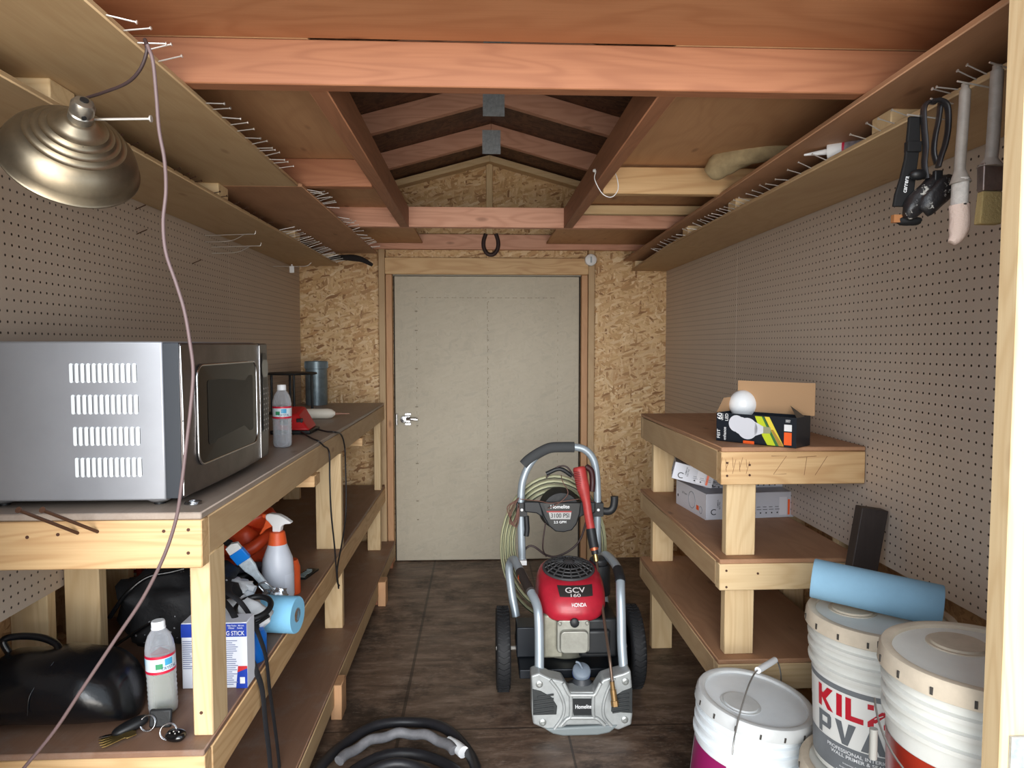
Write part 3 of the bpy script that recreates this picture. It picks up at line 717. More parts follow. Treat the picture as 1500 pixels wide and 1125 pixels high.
# ---- peg hooks and pins on the left pegboard
def hook(pts, m, label, r=.0018, group=None):
    g = mb(m).tube(pts, r, 8, 4); return tag(g.build('peg_hook', ang=80), label, 'hook', group)
for (a, b, lab) in (((300, 345), (397, 334), 'long wire peg hook high on the pegboard, upper of the pair'), ((310, 362), (422, 343), 'long wire peg hook high on the pegboard, lower of the pair'), ((170, 266), (220, 262), 'wire peg hook sticking out just behind the dome lamp')):
    p0 = P(a[0], a[1], x=XL); L = .20 if lab[0] == 'l' else .14
    # end point found at same depth so the rod leaves the board squarely
    p1 = Vector((p0.x+L, p0.y-.02, p0.z+.004)); hook([p0, p0+(p1-p0)*.9, p1, p1+Vector((.004, 0, .012))], steel, lab)
    hook([p0+Vector((0, 0, -.025)), p0+Vector((L*.5, 0, -.02)), p0+(p1-p0)*.8], steel, lab.replace('wire peg hook', 'wire brace of peg hook'), .0014)
for i, (x_, y_) in enumerate(((200, 343), (282, 386), (198, 307))):
    p0 = P(x_, y_, x=XL); hook([p0, p0+Vector((.035, -.004, .014))], rusty, ('rusty nail stuck in the pegboard above the middle of the microwave', 'rusty nail stuck in the pegboard right of the hanging cord', 'rusty nail stuck in the pegboard just below the shelf by the lamp')[i], .0016)
p0 = P(400, 390, x=XL)
hook([p0, p0+Vector((.16, 0, .0)), p0+Vector((.20, 0, .02))], steel, 'wire hook holding a small clear clip near the far end of the pegboard')
q = p0+Vector((.10, -.01, -.02)); tag(mb(white).box(q.x-.012, q.x+.012, q.y-.004, q.y+.004, q.z-.015, q.z+.02).box(q.x-.004, q.x+.004, q.y-.002, q.y+.002, q.z+.018, q.z+.03).build('plastic_clip', bevel=.003), 'small clear plastic clip hanging from a wire hook on the pegboard', 'clip')
# ---- horseshoe, sensor, string
c = P(719, 358, y=4.297)
pts = [(c.x-.030, 0, .062), (c.x-.043, 0, .02), (c.x-.042, 0, -.02), (c.x-.025, 0, -.052), (c.x, 0, -.063), (c.x+.025, 0, -.052), (c.x+.042, 0, -.02), (c.x+.043, 0, .02), (c.x+.030, 0, .062)]
g = mb(plain('old_iron', (66, 52, 50), .6, .6, var=.3)).tube([(a, 4.290, c.z+z) for a, b, z in pts], .01, 8, flat=(.012, .006))
tag(g.build('horseshoe', ang=50), 'old iron horseshoe nailed open side up above the door', 'horseshoe')
c = P(865, 381, y=4.29)
g = mb(white).lathe([(0, .03), (.020, .03), (.034, .022), (.036, .004), (.036, 0), (0, 0)], 32, T(c.x, 4.294, c.z) @ RX(90)).mat(plain('sensor_grey', (160, 170, 176), .4)).box(-.005, .005, -.018, .018, .029, .032, T(c.x, 4.294, c.z) @ RX(90))
tag(g.build('sensor_puck'), 'round white plastic sensor fixed beside the door header', 'sensor')
p0 = P(873, 250, x=.374)
g = mb(white).tube([p0, p0+Vector((-.004, -.004, -.03)), p0+Vector((.02, -.01, -.075)), p0+Vector((.05, -.01, -.085)), p0+Vector((.07, -.01, -.06)), p0+Vector((.065, -.01, -.02)), p0+Vector((.055, 0, .0))], .0016, 6)
g.lathe([(0, 0), (.006, 0), (.004, .008), (0, .008)], 12, along(p0+Vector((-.002, 0, 0)), (-1, 0, 0)))
tag(g.build('cable_tie', ang=80), 'thin white cable tie looped on the right ceiling runner', 'cable tie')
# ------------------------------------------------------------------ middle shelf clutter (left bench)
def nz(scale, amp, seed=0, fine=0):
    def f(d):
        k = 1+amp*mnoise.noise(d*scale+Vector((seed, seed*2.1, 0)))
        if fine: k += fine*mnoise.noise(d*scale*3.3+Vector((seed*3, 1, 2)))
        return k
    return f
vinyl = plain('black_vinyl', (14, 15, 18), .26, bmp=.5, vscale=22)
# big black vinyl bag
y0 = 1.615
t = thing('vinyl_bag', 'large shiny black vinyl bag lying on the middle shelf behind the water bottle', 'bag', (-.98, y0, MZ))
zc = MZ+.098
vs = []
mbg = mb(vinyl)
n = 26; segs = 30
pts = []
for i in range(segs+1):
    u = i/segs; x = -1.078+u*.300
    e = 1.0 if u < .6 else math.sqrt(max(0, 1-((u-.6)/.4)**2.6))
    ry = .105*(.35+.65*e) if u < 1 else .002; rz = .080*(.25+.75*e)*(1-.12*abs(u-.45)) if u < 1 else .002
    zc_ = MZ+rz*1.0+(.012 if u > .8 else 0)*0
    for k in range(n):
        a = 2*math.pi*k/n
        cxx, sxx = math.cos(a), math.sin(a)
        k_ = 1+.05*mnoise.noise(Vector((x*9, cxx*1.5, sxx*1.5)))+.025*math.sin(x*60+cxx*3)*max(0, sxx)
        zz = MZ+rz+sxx*rz*k_
        zz = max(zz, MZ+.001)
        pts.append((x, y0+cxx*ry*k_, zz))
fs = [(i*n+k, i*n+(k+1) % n, (i+1)*n+(k+1) % n, (i+1)*n+k) for i in range(segs) for k in range(n)]
fs += [tuple(range(n))[::-1], tuple(range(segs*n, segs*n+n))]
mbg.add(pts, fs).build('bag_body', None, t, ang=80, sub=1)
mb(vinyl).tube([(-1.075, y0+.02, MZ+.14), P(5, 938, y=y0+.02), P(30, 932, y=y0+.03), P(60, 934, y=y0+.03), P(82, 943, y=y0+.02), P(88, 956, y=y0)], .008, 10).build('bag_handle', None, t, ang=80)
g = mb(vinyl)
g.tube([(-.96, y0-.106, MZ+.06), (-.955, y0-.100, MZ+.105), (-.935, y0-.05, MZ+.150)], .0016, 6)
g.build('seam', None, t, ang=80)
# second black bag (fabric with flecks)
fab = plain('black_fabric', (24, 24, 27), .85, bmp=.5, vscale=70)
def fleck_mat():
    m, nt, b = new_mat('flecked_fabric'); v = coords(nt, False)
    vo = N(nt, 'ShaderNodeTexVoronoi'); vo.inputs['Scale'].default_value = 55; nt.links.new(v, vo.inputs['Vector'])
    n_ = noise(nt, v, 5, 3)
    k = maths(nt, 'MULTIPLY', maths(nt, 'LESS_THAN', vo.outputs['Distance'], .16), maths(nt, 'GREATER_THAN', n_, .50))
    nt.links.new(mixc(nt, lin((20, 20, 23)), lin((150, 150, 155)), k), b.inputs['Base Color']); b.inputs['Roughness'].default_value = .7
    bump(nt, b, noise(nt, v, 18, 4), .6, .01); return m
fl = fleck_mat()
c = P(245, 935, z=MZ)
t = thing('tool_bag', 'slumped black fabric bag with white paint flecks behind the bench post', 'bag', (c.x, 2.05, MZ))
g = mb(fl).ball((-.872, 2.09, MZ+.095), (.155, .15, .11), 36, fn=nz(2.2, .30, 3, .12), e=.8)
g.ball((-.77, 2.06, MZ+.10), (.075, .10, .075), 28, fn=nz(2.5, .25, 5, .1), e=.9)
for i, v in enumerate(g.v):
    if v.z < MZ+.002: g.v[i].z = MZ+.002+random.random()*.0005
g.build('bag_body', None, t, ang=80)
mb(vinyl).tube([P(160, 905, y=1.93), P(185, 870, y=1.93), P(215, 846, y=1.95), P(250, 838, y=1.97), P(270, 833, y=1.98)], .006, 8).tube([P(165, 948, y=1.91), P(200, 925, y=1.9), P(235, 905, y=1.9)], .004, 8).build('bag_piping', None, t, ang=80)
# straps hanging over the shelf edge
strapm = plain('black_webbing', (36, 36, 40), .8, var=.3, vscale=120)
g = mb(strapm)
g.tube([(-.70, 1.98, MZ+.18), P(335, 868, y=1.86), P(352, 882, y=1.84), P(368, 905, x=-.60), P(381, 935, x=-.575), P(390, 965, x=-.568), P(395, 1010, x=-.566), P(402, 1060, x=-.566), P(407, 1100, x=-.566), P(412, 1150, x=-.568)], .005, 8, flat=(.0022, .0095))
tag(g.build('webbing_strap', ang=60), 'black webbing strap hanging over the shelf edge, the strap farther from the post', 'strap')
g = mb(strapm)
g.tube([(-.72, 1.95, MZ+.16), P(338, 893, y=1.80), P(350, 918, y=1.76), P(362, 950, x=-.60), P(374, 980, x=-.573), P(384, 1010, x=-.566), P(389, 1060, x=-.566), P(394, 1100, x=-.566), P(398, 1150, x=-.568)], .005, 8, flat=(.0022, .0085))
tag(g.build('webbing_strap', ang=60), 'black webbing strap hanging over the shelf edge, the strap next to the post', 'strap')
# caulk carton
pw = plain('carton_white', (226, 230, 240), .5); pb = plain('carton_blue', (28, 62, 168), .45); ink = plain('ink_grey', (130, 140, 175), .6); inkr = plain('ink_red', (200, 46, 52), .5)
a = P(268, 1003, z=MZ); yy = P(345, 1008, z=MZ).y
x0 = P(266, 960, y=yy).x; x1 = P(362, 960, y=yy).x; h = P(345, 912, y=yy).z-MZ
t = thing('caulk_carton', 'blue and white caulk carton standing on the middle shelf behind the bench post', 'carton', ((x0+x1)/2, yy, MZ))
mb(pw).box(x0, x1, yy, yy+.06, MZ+.0005, MZ+h).build('carton_body', None, t, bevel=.002)
Bf = basis((x0, yy-.0006, MZ), (1, 0, 0), (0, 0, 1)); W = x1-x0
g = mb(pb).box(0, W, h-.035, h-.002, 0, .0004, Bf)
g.add([(W-.028, .0, .0004), (W, 0, .0004), (W, .05, .0004), (W-.024, .04, .0004)], [(0, 1, 2, 3)], Bf)
g.mat(white).text('G STICK', .044, .011, Bf @ T(W-.027, h-.026, .0008)).text('Fiber Fusion   Mirrors', .040, .004, Bf @ T(W-.026, h-.007, .0008)).text('Filter   Seals', .034, .004, Bf @ T(W-.026, h-.013, .0008))
g.mat(ink)
for k in range(22):
    ww = .03+.02*random.random(); g.box(W-.068, W-.068+ww, h-.046-k*.0052, h-.044-k*.0052, 0, .0005, Bf)
    if k < 14: g.box(.003, .02+.008*random.random(), h-.046-k*.0052, h-.044-k*.0052, 0, .0005, Bf)
g.mat(inkr).add([(W-.024, .04, .0006), (W, .05, .0006), (W, .056, .0006), (W-.022, .056, .0006)], [(0, 1, 2, 3)], Bf)
g.mat(white).box(W-.018, W-.006, .012, .028, .0005, .0008, Bf)
g.build('lettering', None, t)
# blue bottle with black cap behind carton
c = P(372, 975, z=MZ); c.z = MZ+.0005
t = thing('blue_canister', 'small blue plastic canister with black cap beside the caulk carton', 'canister', tuple(c))
c.x -= .022; c.y += .04
mb(blue).lathe([(0, 0), (.04, 0), (.043, .005), (.043, .065), (.035, .08), (.026, .084), (0, .084)], 28, T(*c)).build('canister_body', None, t)
mb(black).lathe([(.025, .084), (.025, .102), (.022, .105), (0, .105)], 24, T(*c)).build('cap', None, t)
# blue towel roll lying at the edge
bluet = plain('blue_towel', (126, 184, 214), .85, var=.12, vscale=50, bmp=.4)
def roll(name, label, p0, d, L, r, core, m=None):
    t = thing(name, label, 'towel roll', tuple(p0)); M = along(p0, d)
    k = .40
    mb(m or bluet).lathe([(r*k, 0), (r*.97, 0), (r, .003), (r, L-.003), (r*.97, L), (r*k, L)], 48, M).build('towel', None, t)
    mb(core).lathe([(r*k*.8, -.0), (r*k, .0), (r*k, L), (r*k*.8, L), (r*k*.8, 0)], 32, M).build('cardboard_core', None, t)
    return t
card = plain('cardboard', (176, 140, 104), .8, var=.1)
pr = P(434, 934, z=MZ); r = .053
roll('paper_towel_roll', 'light blue towel roll lying at the middle shelf edge by the spray bottle', (P(436, 907, y=2.07).x, 2.07, MZ+r+.0005), (-1, .16, 0), .17, r, card, plain('blue_towel2', (132, 196, 232), .8, bmp=.3, vscale=60))
# white dust mask / helmet like bundle
c = P(372, 900, y=1.93)
t = thing('respirator', 'white respirator mask with black rim lying on top of the blue towel roll', 'mask', tuple(c))
c = Vector((-.655, 1.935, MZ+.105))
mb(plain('mask_white', (222, 226, 230), .6, bmp=.4, vscale=25))  .ball(c, (.075, .07, .045), 28, T(0, 0, 0), nz(1.8, .25, 8, .08)).build('mask_shell', None, t, ang=80)
g = mb(black)
lp = [c+Vector((.045+.045*math.cos(a), -.035+.05*math.sin(a), .035+.012*math.sin(a))) for a in [i*math.pi/8 for i in range(17)]]
g.tube(lp, .008, 8, 3, caps=False)
g.tube([c+Vector((-.09, -.05, .0)), c+Vector((-.03, -.075, -.005)), c+Vector((.05, -.07, .0)), c+Vector((.085, -.03, .01))], .005, 8)
g.build('mask_rim', None, t, ang=80)
# white gloves
c = P(345, 862, y=2.1)
g = mb(plain('glove_white', (224, 228, 232), .7, bmp=.5, vscale=30)).ball(c+Vector((-.02, 0, 0)), (.07, .05, .03), 24, None, nz(2.5, .35, 12, .15)).ball(c+Vector((.02, .0, -.012)), (.035, .03, .018), 18, None, nz(2.5, .3, 14))
g.tube([c+Vector((0, -.03, .0)), c+Vector((.045, -.045, -.02))], .012, 8).tube([c+Vector((-.01, 0, .02)), c+Vector((.06, -.01, .0))], .011, 8)
tag(g.build('work_glove', ang=80), 'crumpled white work glove on the black bag beside the bench post', 'glove')
# orange power tool
c = P(355, 835, z=MZ)
oc = Vector((-.85, 2.50, MZ))
t = thing('power_tool', 'orange plastic power tool with black underside behind the spray bottle', 'power tool', tuple(oc))
ot = plain('orange_tool', (214, 74, 36), .42, var=.25, vscale=12)
g = mb(ot).ball(oc+Vector((0, 0, .145)), (.11, .12, .085), 28, None, nz(1.7, .45, 22, .12), e=.8)
g.ball(oc+Vector((.02, .02, .225)), (.10, .07, .045), 20, None, nz(2.4, .4, 24, .2), e=.85)
g.tube([oc+Vector((-.05, -.09, .17)), oc+Vector((.05, -.12, .15)), oc+Vector((.12, -.09, .19)), oc+Vector((.13, 0, .21))], lambda u: .028-.012*u, 12)
g.build('housing', None, t, ang=80)
mb(plain('tool_grey', (70, 70, 80), .5)).tube([oc+Vector((-.12, -.10, .03)), oc+Vector((-.02, -.14, .085)), oc+Vector((.09, -.11, .10)), oc+Vector((.14, -.03, .06))], .016, 10).build('guard', None, t, ang=80)
mb(black).ball(oc+Vector((0, 0, .06)), (.12, .11, .058), 22, None, nz(1.5, .2, 4)).build('motor_housing', None, t, ang=80)
g = mb(cable)
for k in range(5): g.tube([oc+Vector((-.12+.02*k, -.13, .19+.008*k)), oc+Vector((-.06, -.15+.01*k, .21)), oc+Vector((.02, -.13, .195-.006*k)), oc+Vector((.0, -.10, .17))], .003, 6)
g.build('cord', None, t, ang=80)
# boxes far back seen under the rail
for i, (xa, xb_, col, lab, tx) in enumerate(((185, 208, (176, 60, 50), 'red and grey carton at the back of the middle shelf, nearest the stud', 'red_carton'), (212, 232, (44, 54, 110), 'dark blue carton at the back of the middle shelf between the others', 'blue_carton'), (236, 248, (190, 190, 60), 'lime green package at the back of the middle shelf', 'lime_package'), (249, 280, (190, 70, 66), 'coral red carton at the back of the middle shelf beside the black bag', 'coral_carton'))):
    ya = 2.34; X0 = P(xa, 840, y=ya).x; X1 = P(xb_, 840, y=ya).x
    g = mb(plain('box_'+tx, col, .5)).box(X0, X1-.002, ya, ya+.075, MZ+.001, MZ+.145)
    g.mat(white if i != 3 else pw)
    for k in range(4): g.box(X0+.006, X0+.006+(X1-X0-.014)*(.5+.5*random.random()), ya-.001, ya, MZ+.05+k*.02, MZ+.06+k*.02)
    tag(g.build('small_carton', bevel=.001), lab, 'carton')
# spray bottle
c = P(408, 884, z=MZ); base = Vector((c.x, c.y, MZ+.0005))
t = thing('spray_bottle', 'translucent spray bottle with orange and white trigger head on the middle shelf', 'spray bottle', tuple(base))
milky = plain('milky_plastic', (206, 212, 224), .35, spec=.6, var=.06, vscale=14)
M = T(*base)
mb(milky).lathe([(0, 0), (.045, 0), (.050, .006), (.050, .12), (.047, .15), (.034, .185), (.026, .205), (.024, .21), (0, .21)], 36, M).build('bottle_body', None, t, ang=60)
mb(plain('spray_label', (214, 220, 232), .5)).lathe([(.0508, .03), (.0508, .105)], 14, M, -50, 25).build('label', None, t)
mb(orange).lathe([(.030, .198), (.027, .222), (.024, .237), (.021, .239), (0, .239)], 30, M).build('collar', None, t)
hz = .239
Bh = basis(base+Vector((0, 0, 0)), (1, -.15, 0), (0, 0, 1))
poly = [(-.012, hz), (-.012, hz+.018), (-.026, hz+.034), (-.034, hz+.04), (-.034, hz+.055), (-.02, hz+.06), (.01, hz+.056), (.03, hz+.046), (.046, hz+.035), (.052, hz+.032), (.048, hz+.028), (.03, hz+.026), (.018, hz+.018), (.014, hz)]
mb(white).prism(poly, .024, Bh @ T(0, 0, -.012)).build('spray_head', None, t, bevel=.004)
g = mb(orange).prism([(-.034, hz+.042), (-.047, hz+.044), (-.047, hz+.056), (-.034, hz+.057)], .016, Bh @ T(0, 0, -.008))
g.prism([(-.018, hz+.044), (-.034, hz+.04), (-.042, hz+.018), (-.058, hz-.008), (-.054, hz-.012), (-.036, hz+.006), (-.012, hz+.018), (-.010, hz+.03)], .018, Bh @ T(0, 0, -.009))
g.build('trigger', None, t, bevel=.003)
g = mb(orange).lathe([(0, 0), (.03, 0), (.03, .09), (.022, .115), (0, .115)], 24, T(base.x+.016, base.y+.10, MZ+.0005))
tag(g.build('orange_bottle'), 'small orange plastic bottle standing close behind the spray bottle', 'bottle')
# paint brush, blue wrap
b0 = P(342, 803, y=2.16); b1 = P(398, 868, y=2.20)
d = (b1-b0).normalized(); Mb = basis(b0, d, Vector((0, 1, 0)).cross(d) if False else (0, -1, .15)); L = (b1-b0).length
Mb = basis(b0, d, d.cross(Vector((0, 1, 0))))
t = thing('paint_brush', 'paint brush with blue wrap and white handle leaning on the spray bottle', 'brush', tuple((b0+b1)/2))
mb(plain('bristle_white', (230, 232, 232), .8, bmp=.6, vscale=200)).prism([(-.012, -.018), (.014, -.021), (.014, .021), (-.008, .022), (-.016, .004)], .012, Mb @ T(0, 0, -.006)).build('bristles', None, t)
mb(plain('blue_wrap', (20, 128, 226), .35)).box(.012, .052, -.023, .023, -.009, .009, Mb).build('ferrule', None, t, bevel=.003)
mb(plain('paint_handle', (206, 218, 226), .5, var=.3, vscale=80)).prism([(.05, -.021), (.08, -.020), (.105, -.012), (L, -.009), (L+.01, 0), (L, .009), (.105, .012), (.08, .020), (.05, .021)], .013, Mb @ T(0, 0, -.0065)).build('handle', None, t, bevel=.004)
c = P(404, 872, y=2.17)
g = mb(plain('foil', (196, 202, 208), .2, .8, bmp=.8, vscale=40)).ball(c, (.034, .025, .024), 18, None, nz(4, .6, 31, .3))
g.tube([c+Vector((-.03, -.02, .02)), c+Vector((-.045, -.02, .04)), c+Vector((-.02, -.03, .05)), c+Vector((0, -.02, .02))], .003, 6)
tag(g.build('clear_wrapper', ang=60), 'crumpled shiny clear wrapper between the towel roll and spray bottle', 'wrapper')
c = P(450, 842, z=MZ)
g = mb(plain('dark_pack', (34, 38, 38), .3, .3)).box(-.02, .02, -.055, .055, .0008, .007, T(c.x, c.y, MZ) @ RZ(-12)); g.mat(plain('pack_shine', (150, 165, 165), .3))
for k in range(7): g.box(-.016, .016-.012*random.random(), -.048+k*.014, -.042+k*.014, .007, .0085, T(c.x, c.y, MZ) @ RZ(-12+random.uniform(-6, 6)))
tag(g.build('hardware_pack'), 'small dark packet of hardware lying at the middle shelf edge', 'packet')
# keys in front of the bottle
def keyring(c, s, label):
    g = mb(chrome)
    for k in range(2): g.tube([c+Vector((s*.016*math.cos(a), .006*math.sin(a)+k*.003, .016+.015*math.sin(a))) for a in [i*math.pi/12 for i in range(25)]], .0011, 6, 0, caps=False)
    return g
c = P(192, 1075, z=MZ); c.z = MZ
t = thing('key_bunch', 'bunch of brass keys with black key fob beside the water bottle', 'keys', tuple(c))
brass = plain('brass', (176, 150, 92), .3, .9)
mb(black).ball((0, 0, .010), (.030, .013, .009), 22, T(c.x-.004, c.y+.012, MZ) @ RZ(38) @ RY(-12) @ Matrix.Scale(1.25, 4), None, .8).build('key_fob', None, t, ang=80)
for k in range(5):
    M = T(c.x-.004+.003*k, c.y-.006*k+.004, MZ+.001+.002*k) @ RZ(18+9*k) @ Matrix.Scale(1.2, 4)
    mb(brass if k else chrome).prism([(-.05, -.001), (-.044, -.004), (-.012, -.004), (-.010, -.009), (.006, -.010), (.010, 0), (.006, .010), (-.010, .009), (-.012, .003), (-.040, .003)], .0018, M).build('key', None, t, bevel=.0004, seg=1)
g = keyring(Vector((c.x+.03, c.y+.012, MZ)), 1, ''); g.build('key_ring', None, t, ang=80)
c = P(235, 1066, z=MZ)
tag(mb(plain('leather_black', (30, 32, 34), .5, bmp=.3, vscale=80)).box(-.024, .024, -.005, .005, .0008, .04, T(c.x, c.y, MZ) @ RX(-10)).build('key_wallet', bevel=.004), 'square black key pouch leaning at the foot of the lower water bottle', 'pouch')
c = P(258, 1084, z=MZ); c.z = MZ
t = thing('car_key', 'glossy black car remote on a steel ring beside the bench post', 'car key', tuple(c))
g = mb(blackg).ball((0, 0, .011), (.022, .015, .0095), 24, T(c.x, c.y+.004, MZ) @ RZ(-10) @ RX(20), None, .8); g.mat(steel)
for k in range(4): g.ball((-.009+.006*k, -.004+.005*(k % 2), .021), (.0018, .0018, .0012), 8, T(c.x, c.y+.004, MZ) @ RZ(-10) @ RX(20))
g.build('remote_body', None, t, ang=80)
keyring(Vector((c.x-.018, c.y+.004, MZ)), 1.1, '').build('key_ring', None, t, ang=80)
# black hose coils on the floor
hm = plain('black_hose', (38, 38, 42), .45, var=.3, vscale=25); hw = plain('hose_dusty', (122, 122, 126), .6, var=.5, vscale=18)
g = mb(hm)
cx, cy = -.27, 2.16
def coil(g, cx, cy, rx, ry, z, a0, a1, r=.016, n=40):
    g.tube([(cx+rx*math.cos(math.radians(a0+(a1-a0)*k/n)), cy+ry*math.sin(math.radians(a0+(a1-a0)*k/n)), z+.004*math.sin(k*.7)) for k in range(n+1)], r, 10, 0)
coil(g, -.255, 2.02, .245, .36, .045, -70, 185, .017)
coil(g, -.24, 1.93, .22, .30, .019, -90, 300, .016)
coil(g, -.25, 1.86, .17, .26, .05, -60, 250, .016)
g.mat(hw); coil(g, -.25, 1.99, .215, .30, .052, 40, 150, .0165)
g.mat(plain('tape_white', (220, 222, 224), .6)); g.tube([(-.105, 2.235, .05), (-.075, 2.205, .05), (-.055, 2.175, .05)], .019, 12)
tag(g.build('rubber_hose', ang=80), 'thick black rubber hose coiled on the floor beside the workbench', 'hose')
# ------------------------------------------------------------------ pressure washer
pwr = thing('pressure_washer', 'grey tube-framed pressure washer with red engine cover standing on the floor before the door', 'pressure washer', (.335, 2.6, 0))
frame = plain('frame_silver', (168, 180, 190), .38, .4, var=.12, vscale=10)
body = plain('housing_silver', (176, 180, 180), .42, .35, var=.3, vscale=14)
darkp = plain('washer_black', (32, 34, 37), .5, var=.2); grip = plain('foam_grip', (62, 64, 66), .9, bmp=.3, vscale=150)
YQ = 2.345
def fp(px, py, y=YQ): p = P(px, py, y=y); return (p.x, p.z)
FR = Matrix(((1, 0, 0, 0), (0, 0, 1, YQ), (0, 1, 0, 0), (0, 0, 0, 1)))   # local z -> +y
def poly(pts, y=YQ): return [fp(a, b, y) for a, b in pts]
outl = [(778, 990), (790, 986), (806, 994), (825, 998), (834, 1014), (872, 1014), (883, 996), (898, 991), (912, 987), (924, 982), (926, 1004), (927, 1046), (925, 1062), (906, 1070), (895, 1066), (876, 1062), (830, 1063), (819, 1070), (805, 1071), (781, 1061), (779, 1046), (779, 1008)]
fr = mb(body).prism(poly(outl), .07, FR).build('front_housing', None, pwr, bevel=.006, seg=3)
FRp = FR @ T(0, 0, -.004)
dk = plain('housing_insert', (44, 47, 48), .6, bmp=.5, vscale=60)
for q in ([(780, 1009), (792, 1012), (808, 1021), (816, 1034), (815, 1046), (781, 1047)], [(926, 1007), (912, 1012), (901, 1019), (896, 1030), (895, 1042), (926, 1044)]):
    g = mb(dk).prism(poly(q), .012, FRp)
    ys = [fp(*a)[1] for a in q]; xs = [fp(*a)[0] for a in q]
    for k in range(5):
        z = min(ys)+(k+.6)*(max(ys)-min(ys))/6.2
        g.tube([(min(xs)+.004+(.012 if k > 3 else 0), YQ-.005, z-.004), (max(xs)-.012, YQ-.005, z+.004)], .0035, 6, 0)
    g.build('side_insert', None, fr, bevel=.0015)
g = mb(body)
for q in ([(825, 1000), (833, 1016), (836, 1020), (836, 1048), (830, 1053), (822, 1062)], [(880, 1000), (872, 1016), (869, 1020), (869, 1048), (876, 1053), (886, 1062)], [(834, 1018), (871, 1018)], [(836, 1051), (871, 1051)]):
    g.tube([(*[fp(a, b)[0]], YQ-.001, fp(a, b)[1]) for a, b in q], .007, 8, 4 if len(q) > 2 else 0)
for q in ([(806, 996), (818, 1012), (826, 1032), (824, 1050), (812, 1068)], [(900, 993), (890, 1012), (884, 1032), (885, 1050), (897, 1065)]):
    g.tube([(fp(a, b)[0], YQ, fp(a, b)[1]) for a, b in q], .006, 8)
g.build('housing_rib', None, fr, ang=80)
q = poly([(837, 1023), (871, 1023), (869, 1047), (840, 1047)])
gx = sum(a for a, b in q)/4; gz = sum(b for a, b in q)/4
TF = Matrix(((1, 0, 0, 0), (0, 0, -1, 0), (0, 1, 0, 0), (0, 0, 0, 1)))   # text plane facing -y
mb(plain('badge_black', (28, 31, 34), .4)).prism(q, .006, FRp).mat(white).text('Homelite', .055, .014, T(gx, YQ-.0046, gz+.002) @ TF).build('badge', None, fr)
g = mb(plain('bolt_grey', (176, 180, 178), .35, .7))
for a, b in ((790, 1002), (916, 998), (795, 1058), (915, 1054)):
    x, z = fp(a, b)
    g.lathe([(0, 0), (.012, 0), (.012, -.004), (.009, -.006), (0, -.006)], 20, T(x, YQ+.001, z) @ RX(-90)).lathe([(0, -.006), (.0055, -.006), (.0055, -.010), (0, -.010)], 6, T(x, YQ+.001, z) @ RX(-90))
g.build('bolt', None, fr)
# lower bumper + foot
mb(plain('bumper_grey', (120, 128, 130), .5)).prism([(.215, .028), (.470, .034), (.44, .008), (.40, 0), (.28, 0), (.245, .008)], .07, Matrix(((1, 0, 0, 0), (0, 0, 1, YQ-.006), (0, 1, 0, 0), (0, 0, 0, 1)))).build('bumper', None, pwr, bevel=.006)
mb(darkp).box(.22, .46, YQ+.02, YQ+.18, .03, .10).build('bumper_core', None, pwr, bevel=.01)
# soap tank and cap
tc = P(852, 1004, y=2.42)
mb(plain('tank_dark', (52, 55, 60), .5)).lathe([(.075, -.06), (.07, -.02), (.055, .0), (.035, .012), (.028, .03), (0, .03)], 32, T(tc.x, 2.42, tc.z)).build('soap_tank', None, pwr)
cc = P(852, 982, y=2.415)
Mc = along(cc, (0, -.55, .85))
mb(plain('cap_grey', (116, 128, 142), .5, var=.2)).lathe([(.031, -.016), (.032, 0), (.028, .006), (0, .007)], 32, Mc).mat(plain('cap_blue', (40, 60, 120), .4)).lathe([(.029, -.032), (.029, -.016), (.032, -.0155)], 32, Mc).mat(plain('cap_grey', (116, 128, 142))).tube([cc+Vector((.0, -.01, .012)), cc+Vector((-.010, -.008, .030)), cc+Vector((-.022, -.006, .034))], .004, 8).build('tank_cap', None, pwr, ang=60)
# frame tubes
def path(pts): return [P(a, b, y=c) for a, b, c in pts]
L1 = path([(790, 992, 2.40), (790, 945, 2.42), (789, 905, 2.44), (786, 885, 2.47), (778, 868, 2.52), (768, 848, 2.60), (758, 828, 2.70), (753, 820, 2.76), (748, 823, 2.80), (746, 835, 2.81), (750, 870, 2.80), (756, 903, 2.78)])
R1 = path([(914, 986, 2.40), (911, 945, 2.42), (910, 905, 2.44), (909, 870, 2.47), (908, 845, 2.52), (902, 828, 2.60), (893, 817, 2.70), (887, 813, 2.76), (882, 818, 2.80), (881, 835, 2.81), (884, 870, 2.80), (888, 900, 2.78)])
mb(frame).tube(L1, .0165, 14, 5).build('frame_tube', None, pwr, ang=80)
mb(frame).tube(R1, .0165, 14, 5).build('frame_tube', None, pwr, ang=80)
g = mb(plain('tape_dark', (48, 42, 40), .5)).tube(path([(777, 866, 2.515), (767, 848, 2.59), (762, 837, 2.635)]), .0178, 14, 5)
g.mat(orange).tube(path([(768, 850, 2.585), (765, 845, 2.605)]), .0182, 14, 0)
g.build('warning_label', None, pwr, ang=80)
mb(darkp).tube(path([(908.5, 852, 2.50), (908, 846, 2.515), (905, 834, 2.565)]), .0195, 12, 4).build('tube_clamp', None, pwr, ang=80)
